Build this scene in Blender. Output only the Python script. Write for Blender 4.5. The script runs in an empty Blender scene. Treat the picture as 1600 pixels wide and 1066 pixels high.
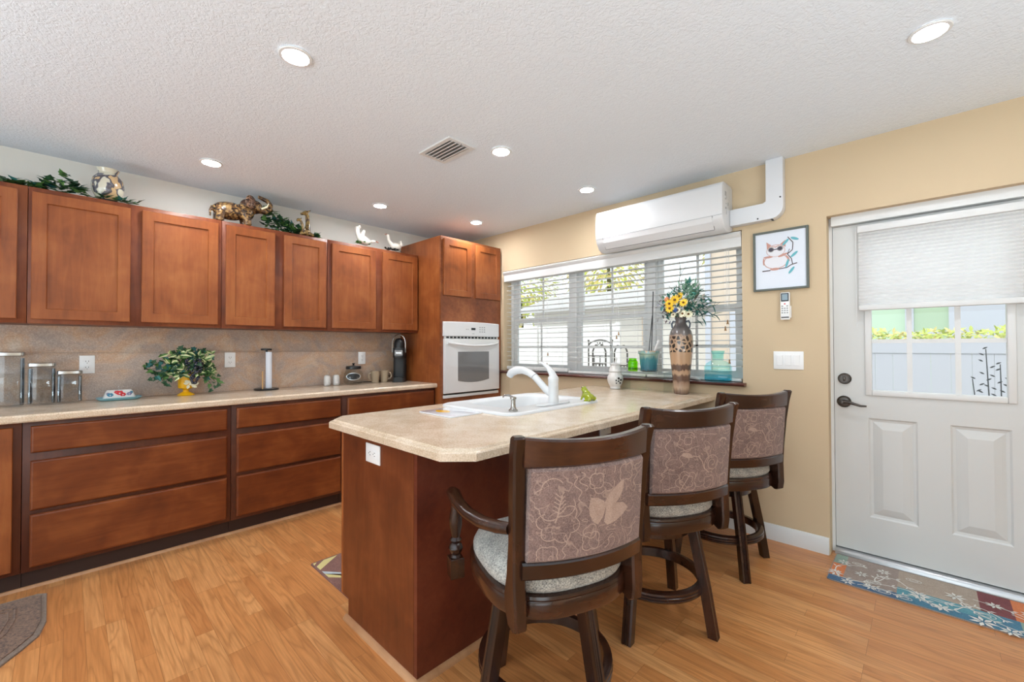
import bpy, bmesh, math, random
from math import sin, cos, pi, radians, sqrt
from mathutils import Vector, Matrix
random.seed(7)
SC = bpy.context.scene
COL = SC.collection
# ------------------------------------------------------------------ camera, sky, sun, fill lamps, exposure
cam_d = bpy.data.cameras.new('camera'); cam = bpy.data.objects.new('camera', cam_d); COL.objects.link(cam)
cam_d.sensor_width = 36.0; cam_d.lens = 668.29 * 36 / 1600; cam_d.clip_start = .02
_yaw, _pitch, _roll = 0.7671, 0.0135, -0.0023
_f = Vector((-sin(_yaw) * cos(_pitch), cos(_yaw) * cos(_pitch), sin(_pitch)))
_r = Vector((cos(_yaw), sin(_yaw), 0)); _u = _r.cross(_f)
_r2 = cos(_roll) * _r + sin(_roll) * _u; _u2 = -sin(_roll) * _r + cos(_roll) * _u
m = Matrix((_r2, _u2, -_f)).transposed().to_4x4(); m.translation = Vector((3.9041, -3.1631, 1.2461))
cam.matrix_world = m
SC.camera = cam
SC.view_settings.view_transform = 'Standard'; SC.view_settings.look = 'None'
SC.view_settings.gamma = 1.0; SC.view_settings.use_curve_mapping = False
SC.view_settings.exposure = 0.18
W = bpy.data.worlds.new('sky'); SC.world = W; W.use_nodes = True
W.node_tree.nodes['Background'].inputs[0].default_value = (.90, .95, 1.0, 1)
W.node_tree.nodes['Background'].inputs[1].default_value = 1.4

def lamp(name, kind, loc, rot, energy, color=(1, 1, 1), **kw):
    d = bpy.data.lights.new(name, kind); d.energy = energy; d.color = color
    for k, v in kw.items(): setattr(d, k, v)
    o = bpy.data.objects.new(name, d); COL.objects.link(o); o.location = loc; o.rotation_euler = rot
    return o
lamp('sun', 'SUN', (0, -5, 8), (radians(38), 0, radians(-12)), 1.1, (1, .97, .92), angle=radians(1.5))
# added fill lamps behind the camera; the walls there have no openings
FILL_TINT = (.70, .88, 1.0)
lamp('fill_lamp_rear', 'AREA', (3.2, -6.4, 1.25), (radians(110), 0, 0), 95, FILL_TINT, shape='RECTANGLE', size=4.2, size_y=2.0)
lamp('fill_lamp_right', 'AREA', (6.5, -5.3, 1.35), (0, radians(110), 0), 45, FILL_TINT, shape='RECTANGLE', size=1.9, size_y=2.2)
# added upward fill lamps around the camera, out of view, to brighten the ceiling
for _x, _y, _z, _w in ((4.3, -4.7, 1.32, 62), (1.5, -5.1, .8, 26), (5.4, -2.3, .8, 44)):
    lamp('upward_fill_lamp', 'AREA', (_x, _y, _z), (radians(180), 0, 0), _w, (.74, .90, 1.0), shape='DISK', size=1.1)

# ------------------------------------------------------------------ helpers
def lin(c):
    c = c / 255.0
    return c / 12.92 if c <= .04045 else ((c + .055) / 1.055) ** 2.4
def rgb(r, g, b, a=1): return (lin(r), lin(g), lin(b), a)

class NT:
    def __init__(s, name):
        s.m = bpy.data.materials.new(name); s.m.use_nodes = True
        s.t = s.m.node_tree; s.b = s.t.nodes['Principled BSDF']; s.out = s.t.nodes['Material Output']
    def n(s, typ, props=None, **ins):
        nd = s.t.nodes.new('ShaderNode' + typ)
        for k, v in (props or {}).items(): setattr(nd, k, v)
        for k, v in ins.items():
            key = k.replace('_', ' ')
            s.set(nd.inputs[key] if key in nd.inputs else nd.inputs[int(k[1:])], v)
        return nd
    def set(s, sock, v):
        if isinstance(v, bpy.types.NodeSocket): s.t.links.new(v, sock)
        elif isinstance(v, bpy.types.Node): s.t.links.new(v.outputs[0], sock)
        else: sock.default_value = v
    def p(s, **ins):
        for k, v in ins.items(): s.set(s.b.inputs[k.replace('_', ' ')], v)
        return s
    def math(s, op, a, b=0.0, clamp=False):
        nd = s.t.nodes.new('ShaderNodeMath'); nd.operation = op; nd.use_clamp = clamp
        s.set(nd.inputs[0], a); s.set(nd.inputs[1], b); return nd.outputs[0]
    def mix(s, fac, a, b, blend='MIX'):
        nd = s.t.nodes.new('ShaderNodeMix'); nd.data_type = 'RGBA'; nd.blend_type = blend
        s.set(nd.inputs[0], fac); s.set(nd.inputs[6], a); s.set(nd.inputs[7], b); return nd.outputs[2]
    def ramp(s, fac, stops, interp='LINEAR'):
        nd = s.t.nodes.new('ShaderNodeValToRGB'); nd.color_ramp.interpolation = interp
        e = nd.color_ramp.elements
        while len(e) < len(stops): e.new(.5)
        for k, (pos, c) in enumerate(stops): e[k].position = pos; e[k].color = c
        s.set(nd.inputs[0], fac); return nd.outputs[0]
    def co(s, scale=(1, 1, 1), rnd=0.0, space='Object'):
        tc = s.n('TexCoord'); mp = s.n('Mapping'); s.set(mp.inputs['Vector'], tc.outputs[space]); mp.inputs['Scale'].default_value = scale
        if rnd:
            oi = s.n('ObjectInfo'); v = s.n('CombineXYZ')
            for i in range(3): s.set(v.inputs[i], s.math('MULTIPLY', oi.outputs['Random'], rnd * (i + 1.3)))
            s.set(mp.inputs['Location'], v.outputs[0])
        return mp.outputs[0]
    def noise(s, vec, scale, detail=3, rough=.5, dist=0.0):
        return s.n('TexNoise', Vector=vec, Scale=scale, Detail=detail, Roughness=rough, Distortion=dist).outputs[0]
    def bump(s, h, strength=.3, dist=.01):
        nd = s.n('Bump', Strength=strength, Distance=dist, Height=h); s.set(s.b.inputs['Normal'], nd.outputs[0])

def plain(name, c, rough=.5, metal=0.0, coat=0.0, spec=.5):
    t = NT(name); t.p(Base_Color=rgb(*c), Roughness=rough, Metallic=metal, Coat_Weight=coat, Specular_IOR_Level=spec); return t.m
def glassy(name, tint, tint_edge=None, ior=1.45, rough=.0):
    """thin clear or tinted glass: tinted transmission under a Fresnel reflection"""
    t = NT(name); tr = t.n('BsdfTransparent', Color=rgb(*tint)); gl = t.n('BsdfGlossy', Roughness=rough, Color=(1, 1, 1, 1))
    fr = t.n('Fresnel', IOR=ior); ge = t.n('NewGeometry'); mx = t.n('MixShader'); t.set(mx.inputs[0], t.math('MULTIPLY', fr.outputs[0], t.math('SUBTRACT', 1.0, ge.outputs['Backfacing']))); t.set(mx.inputs[1], tr.outputs[0]); t.set(mx.inputs[2], gl.outputs[0])
    t.t.links.new(mx.outputs[0], t.out.inputs[0]); return t.m
def wood(name, dark, mid, light, axis='z', rough=.38, gscale=1.0, coat=.08, contrast=1.0):
    t = NT(name)
    st = {'z': (9, 9, .9), 'y': (9, .9, 9), 'x': (.9, 9, 9)}[axis]
    g = t.noise(t.co(tuple(k * 3.2 * gscale for k in st), 7), 1.0, 5, .6, .6)
    b = t.noise(t.co((1, 1, 1), 5), 3.4 * gscale, 3, .55, .4)
    f = t.math('ADD', t.math('MULTIPLY', g, .34), t.math('MULTIPLY', b, .66))
    c = t.ramp(f, [(.5 - .2 / contrast, rgb(*dark)), (.5, rgb(*mid)), (.5 + .17 / contrast, rgb(*light))])
    t.p(Base_Color=c, Roughness=rough, Coat_Weight=coat, Coat_Roughness=.25, Specular_IOR_Level=.35)
    t.bump(g, .08, .002); return t.m

M = {}
M['cab_v'] = wood('cherry_maple_vertical', (106, 52, 24), (142, 77, 37), (164, 98, 52), 'z', gscale=1.25, contrast=.85)
M['cab_h'] = wood('cherry_maple_horizontal', (86, 38, 14), (112, 54, 22), (136, 74, 34), 'y', gscale=1.3, contrast=.95)
M['cab_x'] = wood('cherry_maple_cross', (100, 52, 28), (134, 76, 44), (160, 100, 60), 'x')
M['cab_frame'] = wood('cherry_frame_stain', (84, 40, 22), (116, 58, 32), (138, 78, 44), 'z')
M['cab_frame_dark'] = wood('cherry_base_frame_stain', (60, 28, 16), (80, 38, 22), (98, 50, 28), 'z')
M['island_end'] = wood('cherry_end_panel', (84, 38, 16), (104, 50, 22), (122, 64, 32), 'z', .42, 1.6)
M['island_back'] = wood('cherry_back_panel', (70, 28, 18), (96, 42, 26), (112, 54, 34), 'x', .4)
M['toe'] = plain('dark_toe_kick', (48, 26, 20), .5)
M['shoe'] = wood('light_shoe_moulding', (150, 104, 70), (176, 128, 90), (196, 150, 110), 'x', .45)
M['stool'] = wood('dark_walnut_stool', (24, 12, 9), (44, 24, 16), (70, 39, 24), 'z', .24, 1.2, .4)
M['stool_x'] = wood('dark_walnut_rail', (26, 13, 9), (50, 26, 17), (78, 44, 26), 'x', .2, 1.2, .5)
M['white'] = plain('white_paint', (220, 220, 219), .4)
M['door_white'] = plain('white_door_paint', (208, 208, 206), .42)
M['white_plastic'] = plain('white_plastic', (240, 240, 240), .3)
M['oven_white'] = plain('white_oven_enamel', (226, 226, 226), .3, 0, 1.0)
M['porcelain'] = plain('white_sink_enamel', (218, 219, 220), .35, 0, .25)
M['ac_white'] = plain('white_ac_shell', (216, 216, 217), .38, 0, .05)
M['pipe_white'] = plain('white_pvc_cover', (222, 224, 228), .35)
M['black'] = plain('black_plastic', (22, 24, 26), .3)
M['black_soft'] = plain('black_satin', (34, 36, 38), .5)
M['darkslot'] = plain('dark_slot', (30, 30, 30), .6)
M['grey'] = plain('mid_grey', (150, 150, 150), .5)
M['oven_glass'] = plain('grey_oven_window', (120, 120, 120), .08, 0, .5)
M['screen'] = plain('grey_lcd', (140, 160, 172), .2)
M['chrome'] = plain('brushed_nickel', (170, 168, 164), .25, 1)
M['bronze'] = plain('dark_bronze', (84, 78, 74), .35, .9)
M['alu'] = plain('aluminium', (190, 192, 194), .35, .8)
M['steel_tray'] = plain('silver_metal', (200, 202, 205), .2, 1)
M['sill'] = wood('dark_sill_wood', (58, 24, 20), (78, 36, 28), (92, 46, 36), 'x', .3, 1, .4)
M['orange_wood'] = M['cab_v']
M['frame_grey'] = plain('grey_green_frame', (92, 98, 92), .45)
M['paper'] = plain('pale_blue_paper', (222, 228, 238), .6)
M['owl_tan'] = plain('watercolour_tan', (196, 150, 138), .7); M['owl_pale'] = plain('watercolour_cream', (228, 228, 234), .7)
M['owl_dark'] = plain('watercolour_dark', (70, 66, 78), .7); M['teal'] = plain('teal_paint', (104, 178, 190), .7)
M['twig'] = plain('twig_brown', (84, 72, 72), .8)
M['yellow'] = plain('yellow_glaze', (240, 180, 20), .18, 0, .5)
M['grape'] = plain('black_grapes', (22, 26, 44), .2, 0, .4)
M['ivy'] = plain('dark_ivy_leaf', (36, 74, 44), .5); M['ivy2'] = plain('mid_ivy_leaf', (84, 124, 62), .5)
M['ivy3'] = plain('cream_leaf_edge', (206, 210, 160), .5); M['ivy_teal'] = plain('blue_green_leaf', (44, 104, 100), .5)
M['stem'] = plain('plant_stem', (86, 84, 50), .7); M['purple_leaf'] = plain('purple_leaf', (84, 58, 66), .5)
M['petal_y'] = plain('yellow_petal', (236, 190, 40), .6); M['petal_w'] = plain('cream_petal', (240, 232, 200), .6)
M['petal_o'] = plain('orange_bud', (232, 140, 90), .6); M['flower_c'] = plain('brown_flower_centre', (110, 70, 20), .7)
M['lav'] = plain('lavender_sprig', (128, 120, 150), .6); M['teal_leaf'] = plain('teal_leaf', (70, 140, 128), .5); M['sage'] = plain('sage_leaf', (120, 160, 132), .5)
M['twig_grey'] = plain('grey_twig', (112, 116, 104), .8); M['blue_fl'] = plain('blue_flower', (40, 74, 130), .6)
M['mug'] = plain('taupe_stoneware', (172, 154, 130), .3, 0, .3)
M['aqua'] = plain('aqua_ceramic', (140, 196, 212), .2, 0, .4); M['red'] = plain('red_flower_glaze', (206, 44, 52), .3)
M['blue_glz'] = plain('blue_flower_glaze', (56, 130, 160), .3); M['bisque'] = plain('white_ceramic', (216, 213, 210), .3, 0, .3)
M['bamboo'] = plain('wooden_dowel', (196, 152, 100), .5)
M['paper_towel'] = plain('white_cardboard', (226, 230, 240), .7)
M['frog'] = plain('olive_green_glaze', (150, 160, 20), .1, 0, .8)
M['goose'] = plain('white_glazed_goose', (206, 198, 188), .25, 0, .4); M['beak'] = plain('pink_brown_glaze', (176, 130, 116), .4)
M['tassel'] = plain('wooden_tassel', (140, 104, 60), .5)
M['blind'] = plain('white_blind_slat', (208, 207, 204), .45)
M['cord'] = plain('white_cord', (225, 225, 225), .7)
M['soil'] = plain('terracotta_rim', (190, 150, 118), .7)
M['iron'] = plain('grey_wrought_iron', (96, 92, 88), .6)
M['vinyl'] = plain('white_vinyl_fence', (206, 210, 220), .5)
M['vinyl_sunlit'] = plain('sunlit_white_fence', (240, 238, 234), .5)  # same white vinyl, with the sunlit brightness put into its colour
M['housegreen'] = plain('pale_green_siding', (206, 232, 206), .7); M['housecream'] = plain('cream_siding', (238, 234, 226), .7)
M['housetan'] = plain('tan_siding', (226, 208, 188), .7); M['roof'] = plain('pale_roof', (200, 198, 196), .7)
M['concrete'] = plain('pale_concrete', (190, 188, 182), .8); M['hedge'] = plain('yellow_green_hedge', (206, 218, 110), .6)
M['hedge2'] = plain('autumn_leaf', (238, 222, 150), .6); M['shrub_dark'] = plain('dark_shrub', (40, 42, 44), .7)
M['pane_dark'] = plain('green_grey_window', (190, 214, 184), .2)
M['glass'] = glassy('clear_glass', (246, 250, 250)); M['window_glass'] = glassy('window_pane_glass', (250, 252, 252), ior=1.3)
M['canister'] = glassy('canister_glass', (252, 253, 254), ior=1.5); M['canister_edge'] = glassy('canister_thick_edge', (222, 230, 236), ior=1.6)
M['teal_glass'] = glassy('aqua_bottle_glass', (226, 249, 249), ior=1.4); M['teal_glass2'] = glassy('deep_aqua_glass', (168, 230, 240), ior=1.5)
M['green_glass'] = glassy('lime_green_glass', (206, 244, 120), ior=1.4)
M['jar_glass'] = glassy('cookie_jar_glass', (248, 248, 246), ior=1.5)

def mk_emit(name, c, s):
    t = NT(name); e = t.n('Emission', Color=c, Strength=s); t.t.links.new(e.outputs[0], t.out.inputs[0]); return t.m
M['lamp'] = mk_emit('downlight_lens', (.94, .97, 1.0, 1), 285)
M['lcd'] = mk_emit('oven_clock_digits', rgb(60, 120, 120), .15)

def mk_counter():
    t = NT('beige_speckled_laminate'); v = t.co()
    a = t.noise(v, 9, 4, .6, .5); s = t.noise(v, 170, 3, .7)
    c = t.ramp(t.math('ADD', t.math('MULTIPLY', a, .35), t.math('MULTIPLY', s, .65)), [(.32, rgb(176, 152, 126)), (.47, rgb(208, 186, 160)), (.56, rgb(222, 202, 180)), (.68, rgb(234, 218, 198))])
    t.p(Base_Color=c, Roughness=.22, Coat_Weight=.2, Coat_Roughness=.12); return t.m
M['counter'] = mk_counter()
def mk_splash():
    t = NT('mottled_stone_laminate'); v = t.co()
    a = t.noise(v, 3.0, 5, .62, .9); b = t.noise(t.co((1, 1, 1.3)), 5.2, 4, .6, .5); s = t.noise(v, 150, 3, .75)
    c = t.ramp(a, [(.34, rgb(166, 154, 150)), (.45, rgb(194, 172, 160)), (.54, rgb(206, 164, 132)), (.66, rgb(216, 194, 176))])
    c = t.mix(t.ramp(b, [(.45, (0, 0, 0, 1)), (.7, (1, 1, 1, 1))]), c, rgb(160, 148, 146))
    c = t.mix(.38, c, t.ramp(s, [(.3, rgb(104, 84, 68)), (.5, rgb(172, 148, 126)), (.72, rgb(226, 210, 192))]))
    t.p(Base_Color=c, Roughness=.4); return t.m
M['splash'] = mk_splash()
def mk_floor():
    t = NT('oak_laminate_strips'); v = t.co()
    br = t.n('TexBrick', {'offset': .37, 'offset_frequency': 3, 'squash': 1.0}, Vector=v, Scale=1.0)
    br.inputs['Color1'].default_value = (0, 0, 0, 1); br.inputs['Color2'].default_value = (1, 1, 1, 1); br.inputs['Mortar'].default_value = (.5, .5, .5, 1)
    br.inputs['Mortar Size'].default_value = .0007; br.inputs['Brick Width'].default_value = .62; br.inputs['Row Height'].default_value = .066; br.inputs['Bias'].default_value = 0
    rnd = br.outputs[0]
    off = t.n('CombineXYZ'); t.set(off.inputs[0], t.math('MULTIPLY', rnd, 13.7)); t.set(off.inputs[1], t.math('MULTIPLY', rnd, 5.3)); t.set(off.inputs[2], t.math('MULTIPLY', rnd, 31.1))
    mp = t.n('VectorMath', {'operation': 'ADD'}); t.set(mp.inputs[0], t.co((1.0, 10, 1))); t.set(mp.inputs[1], off.outputs[0])
    g = t.noise(mp.outputs[0], 1.0, 2, .5, .5)
    ln = t.math('ABSOLUTE', t.math('SUBTRACT', t.math('FRACT', t.math('MULTIPLY', g, 9.0)), .5))
    ln = t.ramp(ln, [(.0, (1, 1, 1, 1)), (.16, (.35, .35, .35, 1)), (.34, (0, 0, 0, 1))])
    fine = t.noise(t.co((5, 130, 1)), 1.0, 3, .6)
    base = t.ramp(t.math('ADD', t.math('MULTIPLY', rnd, .5), t.math('MULTIPLY', g, .5)), [(.1, rgb(188, 120, 68)), (.5, rgb(210, 142, 84)), (.9, rgb(224, 164, 106))])
    c = t.mix(t.math('MULTIPLY', ln, .38), base, rgb(140, 84, 42))
    c = t.mix(t.ramp(fine, [(.4, (.28, .28, .28, 1)), (.6, (0, 0, 0, 1))]), c, rgb(150, 96, 52))
    c = t.mix(t.math('MULTIPLY', br.outputs['Fac'], .55), c, rgb(92, 56, 30))
    t.p(Base_Color=c, Roughness=.3, Coat_Weight=.15, Coat_Roughness=.2); return t.m
M['floor'] = mk_floor()
def mk_ceiling():
    t = NT('textured_ceiling_paint'); v = t.co()
    h = t.ramp(t.noise(v, 58, 3, .55, .9), [(.42, (0, 0, 0, 1)), (.56, (1, 1, 1, 1))])
    h2 = t.noise(v, 120, 3, .6)
    t.p(Base_Color=rgb(230, 238, 246), Roughness=.85)
    t.bump(t.math('ADD', h, t.math('MULTIPLY', h2, .7)), .32, .005); return t.m
M['ceiling'] = mk_ceiling()
def mk_wall(name, c):
    t = NT(name); h = t.noise(t.co(), 120, 3, .6); t.p(Base_Color=rgb(*c), Roughness=.75); t.bump(h, .12, .003); return t.m
M['wall_yellow'] = mk_wall('warm_yellow_wall_paint', (206, 184, 152)); M['wall_grey'] = mk_wall('pale_greige_wall_paint', (226, 222, 214))
def mk_fabric(name, a, b, scale=420, swirl=None):
    t = NT(name); v = t.co(); s = t.noise(v, scale, 2, .8); q = t.noise(v, 26, 3, .6)
    c = t.ramp(t.math('ADD', t.math('MULTIPLY', s, .75), t.math('MULTIPLY', q, .25)), [(.36, rgb(*a)), (.62, rgb(*b))])
    if swirl:
        k = t.noise(v, 13, 2, .45, .9); ln = t.math('ABSOLUTE', t.math('SUBTRACT', t.math('FRACT', t.math('MULTIPLY', k, 6.0)), .5))
        c = t.mix(t.ramp(ln, [(.0, (.75, .75, .75, 1)), (.05, (.5, .5, .5, 1)), (.085, (0, 0, 0, 1))]), c, rgb(*swirl))
    t.p(Base_Color=c, Roughness=.95, Sheen_Weight=.2); t.bump(s, .3, .002); return t.m
M['seat_fab'] = mk_fabric('grey_tweed_seat_fabric', (96, 96, 96), (206, 202, 192), 230)
M['back_fab'] = mk_fabric('mauve_back_fabric', (96, 76, 72), (150, 124, 116), 300, (172, 146, 132))
M['gap'] = plain('shadow_gap_grey', (96, 98, 100), .6)
M['motif'] = mk_fabric('cream_thread_motif', (150, 124, 112), (190, 164, 148), 380)
M['rug_dark'] = mk_fabric('dark_braided_rug', (64, 42, 30), (128, 96, 74), 90)
M['rug_edge'] = mk_fabric('rug_grey_binding', (94, 76, 62), (128, 108, 92), 160)
M['mat_brown'] = mk_fabric('rust_brown_mat', (96, 56, 48), (138, 92, 80), 200)
M['mat_cream'] = plain('cream_stripe', (206, 192, 130), .9); M['mat_blue'] = plain('pale_blue_stripe', (176, 186, 190), .9)
for k, c in dict(dm_grey=(150, 132, 122), dm_taupe=(168, 150, 134), dm_orange=(206, 112, 52), dm_teal=(74, 142, 156), dm_blue=(50, 112, 140), dm_red=(112, 34, 40), dm_sage=(134, 156, 142), dm_navy=(56, 96, 132)).items():
    M[k] = mk_fabric('doormat_' + k[3:], tuple(max(0, x - 16) for x in c), tuple(min(255, x + 12) for x in c), 240)
M['dm_white'] = plain('doormat_white_vine', (226, 224, 218), .9)
def mk_vase():
    t = NT('giraffe_band_glaze'); tc = t.n('TexCoord'); sp = t.n('SeparateXYZ'); t.set(sp.inputs[0], tc.outputs['Object']); z = sp.outputs[2]
    v = t.co((1, 1, .9)); wob = t.noise(t.co((60, 60, 6)), 1.0, 3, .6); zz = t.math('ADD', z, t.math('MULTIPLY', t.math('SUBTRACT', wob, .5), .05))
    st = t.co((24, 24, 4)); tan = t.ramp(t.noise(st, 1.4, 3, .6), [(.3, rgb(150, 118, 92)), (.7, rgb(198, 166, 136))])
    c = t.ramp(zz, [(.0, rgb(62, 44, 40)), (.025, rgb(120, 96, 82)), (.05, rgb(178, 152, 130)), (.085, rgb(150, 122, 104)), (.1, rgb(74, 50, 46)), (.13, rgb(84, 58, 52)), (.145, rgb(184, 152, 124)), (.165, rgb(176, 142, 114)), (.172, rgb(66, 46, 44)), (.205, rgb(74, 52, 48)), (.215, rgb(190, 152, 118)), (.3, rgb(186, 150, 118)), (.412, rgb(170, 142, 118)), (.425, rgb(80, 84, 90)), (.6, rgb(60, 70, 84))])
    c = t.mix(.18, c, tan)
    vo = t.n('TexVoronoi', {'feature': 'DISTANCE_TO_EDGE'}, Vector=v, Scale=31.0)
    sm = t.ramp(vo.outputs[0], [(.11, (0, 0, 0, 1)), (.16, (1, 1, 1, 1))])
    band = t.math('MULTIPLY', t.math('GREATER_THAN', z, .298), t.math('LESS_THAN', z, .412))
    c = t.mix(t.math('MULTIPLY', sm, band), c, rgb(52, 44, 40))
    t.p(Base_Color=c, Roughness=.22, Coat_Weight=.4); return t.m
M['vase'] = mk_vase()
def mk_pot():
    t = NT('blue_drip_glaze'); tc = t.n('TexCoord'); sp = t.n('SeparateXYZ'); t.set(sp.inputs[0], tc.outputs['Object'])
    wob = t.noise(t.co((70, 70, 14)), 1.0, 3, .6); zz = t.math('ADD', sp.outputs[2], t.math('MULTIPLY', t.math('SUBTRACT', wob, .5), .09))
    c = t.ramp(t.math('MULTIPLY', zz, 5.0), [(.0, rgb(66, 74, 78)), (.1, rgb(44, 100, 116)), (.45, rgb(60, 124, 132)), (.62, rgb(150, 170, 150)), (.72, rgb(120, 160, 160)), (.8, rgb(190, 156, 126))])
    t.p(Base_Color=c, Roughness=.2, Coat_Weight=.4); return t.m
M['pot'] = mk_pot()
def mk_mosaic(name, a, b, c3, scale=60):
    t = NT(name); vo = t.n('TexVoronoi', Vector=t.co(), Scale=scale); k = t.n('SeparateColor'); t.set(k.inputs[0], vo.outputs['Color'])
    c = t.ramp(k.outputs[0], [(.1, rgb(*a)), (.5, rgb(*b)), (.9, rgb(*c3))])
    t.p(Base_Color=c, Roughness=.25, Metallic=0.0, Coat_Weight=.3); t.bump(vo.outputs[0], .4, .004); return t.m
M['eleph'] = mk_mosaic('gold_mosaic_glaze', (40, 26, 18), (92, 64, 38), (142, 110, 66), 70)
M['eleph_head'] = mk_mosaic('bronze_mosaic_glaze', (44, 28, 24), (92, 62, 46), (140, 108, 86), 90)
M['giraffe'] = mk_mosaic('giraffe_patch_glaze', (60, 42, 24), (118, 90, 46), (146, 120, 68), 70)
def mk_urn():
    t = NT('painted_urn_glaze'); v = t.co(); a = t.noise(v, 11, 2, .5, .3); b = t.noise(v, 40, 3, .6)
    c = t.ramp(a, [(.36, rgb(196, 164, 122)), (.43, rgb(84, 80, 86)), (.48, rgb(110, 110, 118)), (.5, rgb(206, 200, 180)), (.7, rgb(226, 220, 204))], 'CONSTANT')
    c = t.mix(.15, c, b, 'MULTIPLY'); t.p(Base_Color=c, Roughness=.2, Coat_Weight=.4); return t.m
M['urn'] = mk_urn()
def mk_shade():
    t = NT('white_cellular_fabric'); d = t.n('BsdfDiffuse', Color=rgb(246, 246, 246)); tl = t.n('BsdfTranslucent', Color=rgb(252, 252, 252)); mx = t.n('MixShader')
    mx.inputs[0].default_value = .8; t.set(mx.inputs[1], d.outputs[0]); t.set(mx.inputs[2], tl.outputs[0]); t.t.links.new(mx.outputs[0], t.out.inputs[0]); return t.m
M['shade'] = mk_shade()
def mk_board():
    t = NT('white_glass_board'); t.p(Base_Color=rgb(232, 234, 240), Roughness=.1, Coat_Weight=.5); return t.m
M['board'] = mk_board()

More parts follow.
